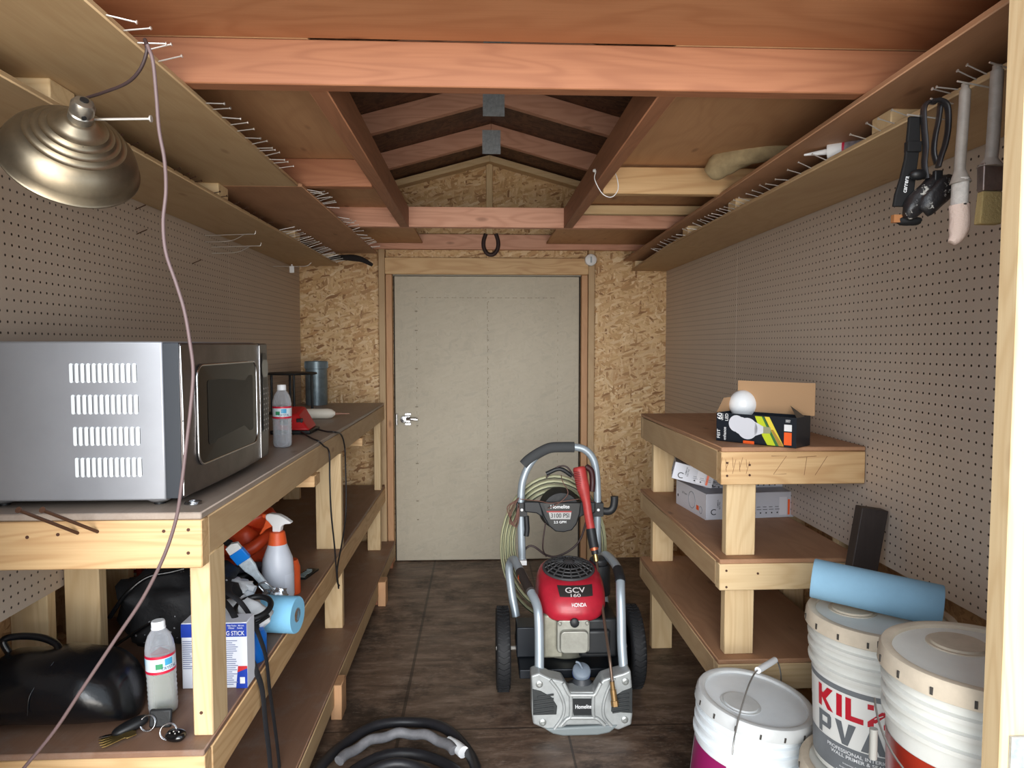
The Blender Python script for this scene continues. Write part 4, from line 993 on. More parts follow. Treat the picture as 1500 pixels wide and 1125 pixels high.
# wheels
tire = plain('tire', (26, 27, 30), .7, var=.2)
for wx in (.086, .592):
    t = mb(tire); cy, cz, r, hw_ = 2.70, .155, .155, .026
    Mw = T(wx, cy, cz) @ RY(90)
    t.lathe([(r*.55, -hw_*.8), (r*.8, -hw_), (r*.95, -hw_), (r*.985, -hw_*.8), (r, -hw_*.4), (r, hw_*.4), (r*.985, hw_*.8), (r*.95, hw_), (r*.8, hw_), (r*.55, hw_*.8), (r*.55, -hw_*.8)], 56, Mw)
    for k in range(44):
        for s in (-1, 1):
            t.box(.002, hw_*.9, -.0035, .0035, -.002, .0025, T(wx, cy, cz) @ RX(k*360/44) @ T(0, 0, r) @ RZ(0 if s > 0 else 180) @ RZ(28*s))
    w_ = t.build('wheel', None, pwr, ang=50)
    mb(plain('wheel_hub', (70, 74, 78), .5)).lathe([(0, -hw_*.7), (.03, -hw_*.7), (.032, -.01), (r*.56, -.008), (r*.56, .008), (.032, .01), (.03, hw_*.7), (0, hw_*.7)], 40, Mw).build('hub', None, w_)
mb(steel).tube([(.06, 2.70, .155), (.62, 2.70, .155)], .008, 10, 0).build('axle', None, pwr)
# chassis: base plate, brackets
mb(plain('chassis', (30, 34, 40), .4, .3)).box(.14, .54, 2.50, 2.86, .125, .160).build('base_plate', None, pwr, bevel=.004)
mb(plain('chassis', (30, 34, 40))).box(.135, .225, 2.60, 2.70, .161, .275).build('engine_bracket', None, pwr, bevel=.004)
mb(plain('chassis', (30, 34, 40))).box(.47, .54, 2.60, 2.70, .161, .26).build('engine_bracket', None, pwr, bevel=.004)
# engine
alu = plain('cast_alu', (158, 158, 150), .45, .6, var=.25, vscale=30)
vx0 = P(816, 930, y=2.47).x; vx1 = P(864, 930, y=2.47).x; vz1 = P(840, 909, y=2.47).z; vz0 = P(840, 956, y=2.47).z
eng = mb(plain('engine_cream', (150, 148, 134), .45, .4, var=.25)).lathe([(0, .0), (.09, 0), (.095, .01), (.095, .14), (.09, .15), (0, .15)], 30, T(.325, 2.66, .161+.0)).box(.225, .30, 2.50, 2.62, .20, vz1+.01).build('crankcase', None, pwr, bevel=.008)
mb(darkp).box(.36, .50, 2.52, 2.70, .19, .335).box(.38, .47, 2.50, 2.52, .21, .30).build('air_cleaner', None, pwr, bevel=.014, seg=3)
g = mb(alu)
r_ = rrect(vx0, vx1, vz0, vz1, .012)
notch = [p for p in r_]
g.prism(notch, .02, Matrix(((1, 0, 0, 0), (0, 0, 1, 2.47), (0, 1, 0, 0), (0, 0, 0, 1))))
ri = rrect(vx0+.010, vx1-.008, vz0+.006, vz1-.032, .016)
g.prism(ri, .022, Matrix(((1, 0, 0, 0), (0, 0, 1, 2.449), (0, 1, 0, 0), (0, 0, 0, 1))))
for a, b in ((vx0+.01, vz1-.01), (vx1-.01, vz1-.01)): g.lathe([(0, 0), (.007, 0), (.007, -.006), (0, -.006)], 14, T(a, 2.470, b) @ RX(-90))
g.build('valve_cover', None, pwr, bevel=.005, seg=3)
g = mb(darkp).lathe([(0, 0), (.016, 0), (.016, -.012), (.010, -.016), (0, -.016)], 18, T((vx0+vx1)/2+.003, 2.471, vz1-.006) @ RX(-90)).build('spark_plug_boot', None, pwr)
mb(plain('muffler', (96, 94, 88), .5, .6)).box(.26, .42, 2.56, 2.76, .30, .375).build('cooling_fins', None, pwr, bevel=.006)
# red cover: stacked superellipse rings
CX, CY = .337, 2.63
rings = [(.352, .118, .150, 0), (.362, .124, .157, -.002), (.385, .128, .160, -.004), (.420, .127, .150, 0), (.448, .122, .136, .004), (.468, .114, .120, .008), (.480, .102, .106, .010), (.484, .09, .092, .010)]
def sup(a, rx, ry, e=.72):
    c_, s_2 = math.cos(a), math.sin(a); return (math.copysign(abs(c_)**e, c_)*rx, math.copysign(abs(s_2)**e, s_2)*ry)
vs = []; n = 48; TL = .17
for z, rx, ry, dy in rings:
    for k in range(n):
        x, y = sup(2*math.pi*k/n, rx, ry); tilt = -.10*(y)*0
        droop = -.012*max(0, -y/ry)**2*(1 if z < .37 else 0)
        vs.append((CX+x, CY+dy+y, z+droop+TL*y*(z-.352)/.132))
fs = [(i*n+k, i*n+(k+1) % n, (i+1)*n+(k+1) % n, (i+1)*n+k) for i in range(len(rings)-1) for k in range(n)]
fs += [tuple(range(n))[::-1], tuple(range((len(rings)-1)*n, len(rings)*n))]
redm = plain('engine_red', (176, 34, 52), .4, var=.35, vscale=12, coat=.1)
cover = mb(redm).add(vs, fs).build('engine_cover', None, pwr, ang=60)
def front(x, z):
    zz = [q_[0]-TL*(q_[0]-.352)/.132*q_[2] for q_ in rings]
    for i in range(len(rings)-1):
        if zz[i] <= z <= zz[i+1]:
            t = (z-zz[i])/(zz[i+1]-zz[i]); a, b = rings[i], rings[i+1]
            rx = a[1]+(b[1]-a[1])*t; ry = a[2]+(b[2]-a[2])*t; dy = a[3]+(b[3]-a[3])*t
            u = min(.98, abs(x-CX)/rx); e = 2/.72
            return CY+dy-ry*(1-u**e)**(1/e)
    return CY-.1
def on_cover(cx, cz, off): return lambda u, v: Vector((cx+u, front(cx+u, cz+v)-off, cz+v))
g = mb(plain('cover_plate', (42, 38, 38), .4))
def patch(g, pts4, off, nx=10, ny=3):
    (xa, za), (xb2, zb2), (xc, zc2), (xd2, zd) = pts4
    vs = []
    for j in range(ny+1):
        for i in range(nx+1):
            u, v = i/nx, j/ny
            x = (xa*(1-u)+xb2*u)*(1-v)+(xd2*(1-u)+xc*u)*v; z = (za*(1-u)+zb2*u)*(1-v)+(zd*(1-u)+zc2*u)*v
            vs.append((x, front(x, z)-off, z))
    g.add(vs, [(j*(nx+1)+i, j*(nx+1)+i+1, (j+1)*(nx+1)+i+1, (j+1)*(nx+1)+i) for j in range(ny) for i in range(nx)])
LZ = P(836, 869, y=2.49).z
patch(g, [(.285, LZ-.015), (.405, LZ-.015), (.408, LZ+.016), (.278, LZ+.016)], .0032, 16, 8)
g.mat(plain('plate_silver', (196, 190, 190), .3)).text('GCV', .072, .014, fn=on_cover(.342, LZ+.004, .0044)).text('160', .036, .009, fn=on_cover(.342, LZ-.010, .0044))
g.mat(white).text('HONDA', .052, .012, fn=on_cover(.352, LZ-.038, .0036))
g.build('maker_plate', None, cover, ang=80)
# black recoil grill
gz0 = .482; gr = .094; gcx, gcy = CX-.003, CY+.012
mb(plain('grill_dark', (14, 14, 15), .6)).lathe([(gr, 0), (gr, .006), (gr*.8, .012), (gr*.4, .015), (0, .016)], 40, T(gcx, gcy, gz0) @ RX(9)).build('recoil_screen', None, pwr)
g = mb(plain('grill_bar', (58, 58, 60), .5))
def gzf(t): return gz0+.004+.030*(1-t**2.2)
for t_ in (1.0, .86, .72, .56): g.tube([(gcx+gr*t_*math.cos(2*math.pi*k/40), gcy+gr*t_*math.sin(2*math.pi*k/40), gzf(t_)) for k in range(41)], .0032 if t_ < 1 else .006, 8, 0, caps=False)
for k in range(16):
    a = 2*math.pi*k/16; g.tube([(gcx+gr*t_*math.cos(a), gcy+gr*t_*math.sin(a), gzf(t_)) for t_ in (.56, .72, .86, 1.0)], .0034, 6, 0)
for k in range(22):
    a = 2*math.pi*k/22; g.tube([(gcx+gr*t_*math.cos(a), gcy+gr*t_*math.sin(a), gzf(t_)) for t_ in (.24, .40, .54)], .0020, 5, 0)
g.lathe([(gr*.24, gzf(.24)-.003-gz0), (gr*.14, gzf(.1)-gz0+.002), (0, gzf(.0)-gz0+.001)], 20, T(gcx, gcy, gz0))
gm_ = T(gcx, gcy, gz0) @ RX(9) @ T(-gcx, -gcy, -gz0); g.v = [gm_ @ Vector(v) for v in g.v]
g.build('recoil_grill', None, pwr, ang=80)
# fuel cap
mb(darkp).lathe([(0, 0), (.034, 0), (.036, .004), (.036, .02), (.03, .026), (0, .028)], 26, T(.462, 2.72, .475)).lathe([(0, -.12), (.05, -.12), (.05, 0), (0, 0)], 20, T(.46, 2.73, .475)).build('fuel_cap', None, pwr, bevel=.002)
# handle
hy = 2.88
hp = path([(765, 826, hy), (764, 790, hy), (763, 750, hy), (764, 715, hy), (768, 697, hy), (776, 680, hy), (790, 664, hy), (806, 655, hy), (824, 655, hy), (843, 655, hy), (857, 659, hy), (868, 671, hy), (873, 690, hy), (875, 720, hy), (875, 755, hy), (875, 790, hy), (876, 822, hy)])
hd = mb(frame).tube(hp, .0155, 14, 5).build('handle', None, pwr, ang=80)
mb(grip).tube(path([(767, 681, hy), (775, 673, hy), (790, 663, hy), (806, 656, hy), (824, 655, hy), (841, 655, hy)]), .0215, 16, 6).build('handle_grip', None, hd, ang=50)
for a, b in ((764, 745), (875, 745)):
    q = P(a, b, y=hy); mb(darkp).box(q.x-.022, q.x+.022, hy-.024, hy+.024, q.z-.028, q.z+.028).mat(white).lathe([(0, 0), (.006, 0), (.006, .003), (0, .003)], 12, T(q.x, hy-.024, q.z) @ RX(90)).build('handle_clamp', None, hd, bevel=.004)
q = P(766, 821, y=hy); mb(white).box(q.x-.014, q.x+.014, hy-.03, hy+.01, q.z-.012, q.z+.008).build('handle_clip', None, hd, bevel=.002)
# gun hook
mb(darkp).tube(path([(880, 748, hy-.01), (892, 749, hy-.01), (898, 744, hy-.01), (900, 735, hy-.01), (900, 727, hy-.01)]), .016, 12, 5, flat=(.016, .012)).build('gun_hook', None, pwr, ang=80)
# shield panel
PY = 2.82
FS = Matrix(((1, 0, 0, 0), (0, 0, 1, PY), (0, 1, 0, 0), (0, 0, 0, 1)))
def pp(pts): return [(P(a, b, y=PY).x, P(a, b, y=PY).z) for a, b in pts]
g = mb(darkp).prism(pp([(768, 736), (792, 736), (797, 760), (786, 753), (776, 752), (768, 751)]), .03, FS @ T(0, 0, .01)).prism(pp([(873, 736), (850, 736), (848, 760), (858, 755), (873, 752)]), .03, FS @ T(0, 0, .01))
g.prism(pp([(789, 736), (797, 758), (804, 771), (814, 779), (826, 780), (838, 777), (845, 768), (850, 752), (851, 736)]), .04, FS)
panel = g.build('panel', None, pwr, bevel=.005)
g = mb(plain('panel_face', (24, 26, 28), .35)).prism(pp([(796, 737), (850, 737), (846, 758), (838, 772), (826, 776), (813, 773), (803, 764)]), .006, FS @ T(0, 0, -.005))
g.mat(plain('panel_silver', (166, 166, 166), .35)).prism(pp([(803, 748), (837, 748), (835, 760), (806, 760)]), .002, FS @ T(0, 0, -.0065))
g.mat(plain('panel_red', (150, 40, 40), .4)).prism(pp([(800, 748), (837, 748), (837, 750), (801, 750)]), .002, FS @ T(0, 0, -.0070))
def ptext(g, s, a, b, w, h, off=-.009):
    q = P(a, b, y=PY); g.text(s, w, h, T(q.x, PY+off, q.z) @ TF)
g.mat(white); ptext(g, 'Homelite', 820, 741.5, .076, .015); ptext(g, '2.5 GPM', 820, 764, .050, .010)
g.mat(black); ptext(g, '3100 PSI', 820, 754.5, .074, .018)
g.build('panel_label', None, panel)
# drum holding the hose
mb(plain('drum_black', (30, 31, 33), .6, bmp=.6, vscale=60)).lathe([(0, -.04), (.085, -.04), (.088, -.02), (.075, .04), (0, .045)], 36, T(P(820, 738, y=2.88).x, 2.87, P(820, 738, y=2.88).z-.02) @ RX(90)).build('hose_drum', None, pwr)
mb(darkp).tube([(P(800, 700, y=2.9).x, 2.9, P(800, 694, y=2.9).z), (P(820, 688, y=2.9).x, 2.9, P(820, 687, y=2.9).z), (P(838, 697, y=2.9).x, 2.9, P(838, 697, y=2.9).z)], .009, 8).build('drum_rim', None, pwr, ang=80)
# ---- hose coil (green striped) hung over it
hose = plain('hose_green', (164, 164, 132), .5, var=.15); stripe = plain('hose_stripe', (52, 58, 44), .6)
t = thing('pressure_hose', 'pale green striped hose coiled over the holder behind the washer handle', 'hose', (.3, 2.93, .1))
def egg(cx, top, bot, left, right, y, k0, n=44):
    out = []
    for k in range(n+1):
        a = math.radians(k0+360*k/n); zc = (top+bot)/2
        px = cx+((right-cx) if math.cos(a) > 0 else (cx-left))*math.cos(a)
        py = zc-(zc-top)*math.sin(a); out.append(P(px, py, y=y))
    return out
for i, (l, tp, rt, bt, y) in enumerate(((735, 698, 886, 905, 2.96), (741, 705, 884, 893, 2.945), (746, 712, 876, 880, 2.955), (752, 719, 868, 868, 2.94))):
    pts = egg(812, tp, bt, l, rt, y, 0)
    if i == 3: pts = pts[3:26]
    o = mb(hose).tube(pts, .0085, 10, 0, caps=False).build('hose_loop', None, t, ang=80)
    mb(stripe).tube([p+Vector((0, -.0075, -.0035)) for p in pts], .0022, 6, 0).build('hose_stripe', None, o, ang=80)
g = mb(cord_d).tube(path([(752, 832, 2.93), (775, 800, 2.93), (800, 813, 2.93), (815, 815, 2.93), (835, 806, 2.93), (850, 790, 2.93), (860, 760, 2.93)]), .0045, 8).tube(path([(800, 760, 2.86), (795, 800, 2.87), (800, 815, 2.9)]), .003, 8)
g.tube(path([(800, 700, 2.9), (815, 685, 2.9), (830, 684, 2.9), (842, 700, 2.88)]), .0035, 8)
tag(g.build('fuel_line', ang=80), 'thin brown tube looping down behind the washer panel', 'tube')
g = mb(plain('brown_lace', (104, 72, 62), .7))
for k in range(4): g.tube(path([(760-k, 729+k, 2.85), (752-3*k, 745, 2.85), (746+k*3, 766+k*2, 2.85), (754+k*2, 762-k, 2.85), (760, 738, 2.85)]), .0022, 6)
g.tube(path([(762, 731, 2.84), (790, 734, 2.83), (810, 737, 2.805), (850, 731, 2.82), (873, 736, 2.84)]), .0018, 6).tube(path([(803, 745, 2.805), (820, 736, 2.803), (832, 722, 2.81), (824, 705, 2.83), (822, 696, 2.86)]), .0018, 6)
tag(g.build('twine', ang=80), 'brown twine bundle tied to the left handle tube of the washer', 'twine')
mb(darkp).tube(path([(771, 756, 2.86), (772, 775, 2.86), (771, 785, 2.86)]), .011, 10).build('throttle_cable', None, pwr, ang=80)
# ---- spray gun with lance
gun = thing('spray_gun', 'red pressure washer gun with long thin lance leaning across the washer front', 'spray gun', tuple(P(890, 1000, y=2.33)))
rg = plain('gun_red', (170, 56, 54), .5, var=.25)
b_ = path([(848, 684, 2.79), (851, 700, 2.78), (855, 718, 2.77), (859, 735, 2.76), (862, 755, 2.75), (866, 777, 2.73)])
g = mb(rg).tube(b_, lambda u: (.026-.009*min(1, max(0, (u-.35)/.25))) if u > .03 else .022, 14, 6)
gb = g.build('gun_body', None, gun, ang=70)
g = mb(plain('gun_red_dark', (120, 26, 28), .6))
for i in range(9):
    q = P(845+i*.7, 692+i*3.2, y=2.755); g.box(q.x-.014, q.x+.010, q.y-.004, q.y+.002, q.z-.0015, q.z+.0015)
g.build('grip_ribs', None, gb)
mb(plain('trigger_dark', (54, 22, 24), .5)).tube(path([(858, 683, 2.80), (866, 690, 2.80), (868, 705, 2.80), (867, 720, 2.79)]), .012, 10).build('gun_trigger', None, gun, ang=80)
mb(darkp).tube(path([(865.5, 775, 2.73), (868, 790, 2.715), (870.5, 803, 2.70)]), .019, 14, 4).build('lance_collar', None, gun, ang=60)
g = mb(plain('copper', (186, 96, 64), .4, .6)).tube(path([(870, 802, 2.70), (871, 806, 2.697)]), .0165, 14, 0).mat(darkp).tube(path([(871, 806, 2.697), (872, 812, 2.692)]), .014, 14, 0).mat(brass).tube(path([(872, 812, 2.692), (873.5, 822, 2.685)]), .010, 12, 0)
g.build('lance_coupling', None, gun, ang=60)
mb(plain('lance_bronze', (112, 94, 82), .4, .6)).tube(path([(873.5, 821, 2.685), (880, 870, 2.56), (888, 930, 2.42), (893, 965, 2.34), (897, 1000, 2.315)]), .0052, 10, 6).build('lance', None, gun, ang=80)
mb(plain('nozzle_brass', (140, 112, 74), .45, .6)).tube(path([(896.5, 998, 2.316), (898, 1010, 2.312)]), .008, 12, 0).tube(path([(898, 1010, 2.312), (900, 1026, 2.305)]), .0105, 12, 0).tube(path([(900, 1026, 2.305), (901, 1034, 2.302)]), .013, 6, 0).build('nozzle', None, gun, ang=40)
# ------------------------------------------------------------------ buckets
bw = plain('bucket_white', (214, 214, 208), .42, var=.10, vscale=10); bwl = plain('lid_dusty', (204, 190, 170), .8, spec=.2, var=.3, vscale=8)
bcool = plain('bucket_cool', (222, 228, 232), .4, var=.08, vscale=9)
wire = plain('bail_wire', (150, 148, 144), .35, .8)
def bucket(label, cx, cy, z0, h, M2=None, mat=None, lidm=None, rb_=.132, rt=.146, handle=True, hang=0, group=None):
    M = T(cx, cy, z0) @ (M2 or Matrix.Identity(4))
    t = thing('paint_bucket', label, 'bucket', (cx, cy, z0))
    B = mat or bw; R = rt
    def rr(z): return rb_+(rt-rb_)*z/h
    prof = [(0, .002), (rb_-.006, 0), (rb_, .006), (rr(h-.125), h-.125)]
    for zz in (h-.118, h-.088, h-.062):
        prof += [(rr(zz), zz), (rr(zz)+.007, zz+.002), (rr(zz)+.008, zz+.010), (rr(zz)+.001, zz+.013)]
    prof += [(rr(h-.03), h-.03), (rr(h-.03), h-.006), (0, h-.006)]
    mb(B).lathe(prof, 72, M).build('bucket_body', None, t, ang=40)
    lid = mb(lidm or bwl)
    lr = rt+.010
    lid.lathe([(0, h-.008), (lr-.022, h-.008), (lr-.020, h), (lr-.014, h+.003), (lr-.004, h+.001), (lr, h-.006), (lr+.002, h-.030), (lr-.002, h-.032), (lr-.006, h-.030)], 72, M)
    L = lid.build('lid', None, t, ang=40)
    a0 = math.radians(hang+150)
    g = mb(lidm or bwl).lathe([(0, .004), (.040, .004), (.044, .004), (.045, 0), (.051, 0), (.052, -.004)], 40, M @ T(.058*math.cos(a0), .058*math.sin(a0), h-.004))
    g.build('pour_cap', None, L, ang=40)
    g = mb(plain('slot_dark', (60, 56, 52), .8))
    for k in range(16):
        g.box(lr-.001, lr+.0028, -.0022, .0022, h-.026, h-.014, M @ RZ(k*22.5+7))
    g.build('lid_slot', None, L)
    return t, M, h, rr
# stacked pair at the back: lower then KILZ
KX, KY = .905, 1.54
bl, Ml, hl, rl = bucket('dirty white bucket on the floor beneath the red and grey lettered bucket', KX-.012, KY-.01, .0005, .375)
mb(wire).tube([Ml @ Vector((.15*math.cos(a), .15*math.sin(a), .34-.05*math.sin((a+3.6)*1.0))) for a in [math.radians(-210+k*6) for k in range(31)]], .0022, 8, 0).build('bail', None, bl, ang=80)
kz = .3795; kh = P(1307, 898, y=KY).z-kz
bk, Mk, hk, rk = bucket('tall white bucket with red and grey lettering stacked against the pegboard wall', KX, KY, kz, kh, hang=-10)
def wrap(M, rr, cdeg, zc, off=.0016):
    def f(u, v):
        z = zc+v; r = rr(z)+off; a = math.radians(cdeg)+u/r
        return M @ Vector((r*math.cos(a), r*math.sin(a), z))
    return f
def band(g, M, rr, a0, a1, z0, z1, off=.0010, n=30, skew=0):
    vs = []; 
    for j in range(3):
        for i in range(n+1):
            a = math.radians(a0+(a1-a0)*i/n); z = z0+(z1-z0)*j/2+(skew*(i/n) if j == 2 else 0); r = rr(z)+off
            vs.append(M @ Vector((r*math.cos(a), r*math.sin(a), z)))
    g.add(vs, [(j*(n+1)+i, j*(n+1)+i+1, (j+1)*(n+1)+i+1, (j+1)*(n+1)+i) for j in range(2) for i in range(n)])
lg = plain('label_grey', (112, 116, 120), .45, var=.12, vscale=20); lr_ = plain('label_red2', (184, 26, 44), .45); lw = plain('label_white', (222, 222, 218), .45)
g = mb(lw); band(g, Mk, rk, -200, -20, .015, kh-.128, .0006)
zt_ = kh-.134
g.mat(lg); band(g, Mk, rk, -200, -20, zt_-.012, zt_, .0011); band(g, Mk, rk, -200, -20, .017, zt_-.130, .0011)
C = -150
GL = {'K': (.95, [[(0, 0), (.26, 0), (.26, 1), (0, 1)], [(.26, .42), (.66, 0), (1, 0), (.45, .55), (.26, .68)], [(.36, .5), (.52, .42), (.97, 1), (.64, 1), (.26, .55)]]),
 'I': (.27, [[(0, 0), (1, 0), (1, 1), (0, 1)]]), 'L': (.75, [[(0, 0), (.33, 0), (.33, 1), (0, 1)], [(.33, 0), (1, 0), (1, .24), (.33, .24)]]),
 'Z': (.85, [[(0, 1), (0, .77), (1, .77), (1, 1)], [(0, .23), (.36, .23), (1, .77), (.64, .77)], [(0, 0), (1, 0), (1, .23), (0, .23)]]),
 'P': (.8, [[(0, 0), (.3, 0), (.3, 1), (0, 1)], [(.3, .8), (.8, .8), (.9, 1), (.3, 1)], [(.72, .8), (.72, .52), (1, .48), (1, .9), (.9, 1)], [(.3, .52), (.72, .52), (.9, .32), (.3, .32)], [(.72, .52), (.9, .32), (1, .48)]]),
 'V': (.95, [[(0, 1), (.33, 1), (.5, .3), (.5, 0), (.36, 0)], [(.5, .3), (.67, 1), (1, 1), (.64, 0), (.5, 0)]]),
 'A': (1.0, [[(0, 0), (.29, 0), (.5, .72), (.5, 1), (.35, 1)], [(.5, .72), (.71, 0), (1, 0), (.65, 1), (.5, 1)], [(.33, .18), (.67, .18), (.60, .38), (.40, .38)]])}
def blocks(g, s, x, z0, h, gap, f):
    for ch in s:
        w_, ps = GL[ch]; w_ *= h
        for p in ps: g.add([f(x+a*w_, z0+b*h) for a, b in p], [tuple(range(len(p)))])
        x += w_+gap
wk = wrap(Mk, rk, C, 0, .0018)
blocks(g.mat(lr_), 'KILZ', -.068, zt_-.068, .050, .008, wk)
blocks(g.mat(plain('label_dkgrey', (100, 104, 108), .45)), 'PVA', -.066, zt_-.127, .050, .010, wk)
g.mat(white).text('PROFESSIONAL INTERIOR', .14, .008, fn=wrap(Mk, rk, C+14, zt_-.142, .0018)).text('WALL PRIMER & SEALER', .13, .008, fn=wrap(Mk, rk, C+16, zt_-.153, .0018))
for k in range(3): g.text('Interior Drywall', .05+.015*k, .0045, fn=wrap(Mk, rk, C+12, zt_-.170-.010*k, .0018))
g.box(0, 0, 0, 0, 0, 0)
g.build('label', None, bk, ang=60)
# front right pair
FXc, FYc = .855, 1.15
bucket('white bucket on the floor underneath the orange labelled bucket by the door post', FXc, FYc, .0005, .375)
fz0 = .3795; fh = .80-fz0
bf, Mf, hf, rf = bucket('white bucket with orange label and wire bail stacked beside the pale door post', FXc, FYc, fz0, fh, hang=-60)
def grad_mat():
    m, nt, b = new_mat('orange_label'); tc = N(nt, 'ShaderNodeTexCoord'); se = N(nt, 'ShaderNodeSeparateXYZ'); nt.links.new(tc.outputs['Object'], se.inputs[0])
    n_ = noise(nt, tc.outputs['Object'], 12, 3)
    s_3 = maths(nt, 'MULTIPLY_ADD', se.outputs['X'], 4.5, .72); s_3 = maths(nt, 'ADD', s_3, maths(nt, 'MULTIPLY', n_, .25))
    r_2 = ramp(nt, [(.15, lin((120, 30, 22))), (.45, lin((176, 52, 26))), (.75, lin((214, 110, 50))), (.95, lin((232, 160, 90)))], s_3)
    nt.links.new(r_2.outputs[0], b.inputs['Base Color']); b.inputs['Roughness'].default_value = .3; return m
g = mb(grad_mat()); band(g, Mf, rf, -215, -103, .03, fh-.150, .001)
g.mat(lw); band(g, Mf, rf, -102, -40, .03, fh-.135, .001)
g.mat(plain('label_cream', (236, 200, 170), .5)).text('1', .012, .02, fn=wrap(Mf, rf, -152, fh-.195, .002)).text('5', .010, .012, fn=wrap(Mf, rf, -152, fh-.215, .002))
g.build('label', None, bf, ang=60)
g = mb(wire).tube([Mf @ Vector((.155, 0, fh-.10))]*1+[Mf @ (RZ(0) @ Vector(((.152+.02*math.sin(math.radians(k)))*math.cos(math.radians(-195+k)), (.152+.012*math.sin(math.radians(k)))*math.sin(math.radians(-195+k)), fh-.095-.10*math.sin(math.radians(k))))) for k in range(20, 150, 6)], .0019, 8, 2) if False else mb(wire).tube([Mf @ Vector((.160*math.cos(math.radians(a)), .160*math.sin(math.radians(a)), fh-.105-.085*math.sin(math.radians((a+205)/140*180)))) for a in range(-205, -64, 5)], .0019, 8, 0)
g.build('bail', None, bf, ang=80)
q = Mf @ Vector((.162*math.cos(math.radians(-200)), .162*math.sin(math.radians(-200)), fh-.155))
mb(plain('bail_grip', (150, 148, 142), .5)).tube([q+Vector((.0, 0, -.055)), q+Vector((.0, -.0, .0))], .007, 12, 0).build('bail_grip', None, bf)
g = mb(plain('lid_label', (160, 150, 136), .6)).box(.01, .10, -.10, -.05, fh-.0075, fh-.0068, Mf @ RZ(12)).mat(ink)
for k in range(4): g.box(.018, .09, -.093+k*.011, -.090+k*.011, fh-.0068, fh-.0064, Mf @ RZ(12))
g.build('lid_sticker', None, bf)
# tilted front-left bucket
BXc, BYc = P(1107, 1040, y=1.79).x, 1.79
tz = P(1107, 1038, y=1.79).z
bh = .375
tiltM = RY(7) @ RX(4)
bfl, Mb_, hb, rb2 = bucket('white bucket with raised wire handle in front of the shelf bench', BXc-.047, BYc+.025, .035, bh, tiltM, bcool, plain('lid_cool', (196, 198, 198), .5, var=.2, vscale=7), hang=60, rt=.141, rb_=.128)
g = mb(plain('label_purple', (136, 26, 86), .4)); band(g, Mb_, rb2, -190, -132, .03, hb-.135, .001)
g.build('label', None, bfl, ang=60); g = mb(plain('label_mauve', (70, 30, 90), .4)); band(g, Mb_, rb2, -100, -40, .03, hb-.150, .001)
g.build('label', None, bfl, ang=60)
hp_ = [P(1073, 1106, y=1.622), P(1075, 1085, y=1.635), P(1080, 1060, y=1.66), P(1088, 1030, y=1.69), P(1097, 1003, y=1.72), P(1105, 987, y=1.745), P(1111, 981, y=1.76)]
hp2 = [P(1134, 967, y=1.83), P(1140, 972, y=1.86), P(1144, 990, y=1.89), P(1143, 1010, y=1.93)]
mb(wire).tube(hp_, .0021, 8).build('bail', None, bfl, ang=80)
mb(wire).tube(hp2, .0021, 8).build('bail', None, bfl, ang=80)
mb(plain('grip_white', (222, 226, 230), .45)).tube([P(1110, 982, y=1.757), P(1135, 967, y=1.832)], .0085, 14, 0).build('bail_grip', None, bfl)
g = mb(plain('print_dark', (60, 54, 54), .7))
for k in range(7): g.box(-.02, .028-.01*random.random(), .0-k*.010, .0022-k*.010+(.002 if k > 5 else 0), hb-.0078, hb-.0072, Mb_ @ T(.06, -.02, 0) @ RZ(8))
g.build('lid_print', None, bfl)
# shim under the tilted bucket: scrap of wood
board('scrap_block', BXc-.17, BXc-.03, BYc+.0, BYc+.12, 0, .032, 'pine')
o = bpy.data.objects['scrap_block']; tag(o, 'scrap of timber on the floor wedged under the tilted white bucket', 'wood block')
# blue towel roll on KILZ bucket
a = P(1187, 845, y=1.44); b = P(1383, 885, y=1.44)
ra = .045
p0 = Vector((P(1190, 845, y=1.60).x, 1.60, kz+kh+.003+ra+.016)); d = Vector((.85, -.50, -.085))
roll('paper_towel_roll', 'blue shop towel roll lying across the lid of the lettered bucket', p0, d, .262, ra, card, plain('blue_shop', (128, 166, 190), .9, var=.06, bmp=.2))
# dark plank leaning on the wall
q1 = P(1286, 745, y=1.925)
ml = wood('blackwood', 'z')
g = mb(ml).box(-.038, .038, -.010, .028, -0.90, 0, T(1.104, 1.925, q1.z) @ RY(8.5))
for v in g.v: v.z = max(v.z, .002)
tag(g.build('dark_plank', bevel=.002), 'dark weathered plank leaning on the pegboard behind the blue shop towel roll', 'plank')
# ------------------------------------------------------------------ light bulb box on the shelf bench
za = 1.0305
c0 = P(1049, 645, z=za); c1_ = P(1166, 657, z=za); ux = (c1_-c0); W = ux.length; ux.normalize(); uy = Vector((-ux.y, ux.x, 0)); Hh = P(1049, 604, y=c0.y).z-za; Dp = .10
MBx = Matrix(((ux.x, uy.x, 0, c0.x), (ux.y, uy.y, 0, c0.y), (0, 0, 1, za), (0, 0, 0, 1)))
t = thing('bulb_box', 'open black light bulb carton with yellow and orange graphics on the shelf bench', 'box', tuple(c0))
cb_ = plain('carton_black', (24, 30, 38), .35); cbi = plain('carton_inner', (176, 140, 104), .7)
g = mb(cb_).box(0, W, 0, .002, 0, Hh, MBx).box(W-.002, W, .002, Dp, 0, Hh, MBx).box(0, .002, .002, Dp, 0, Hh, MBx).box(0, W, Dp-.002, Dp, 0, Hh, MBx).box(0, W, 0, Dp, 0, .002, MBx)
g.build('carton_body', None, t)
g = mb(cbi).box(.02, W+.012, Dp, Dp+.002, Hh, Hh+.098, MBx @ T(0, 0, 0)).build('open_flap', None, t)
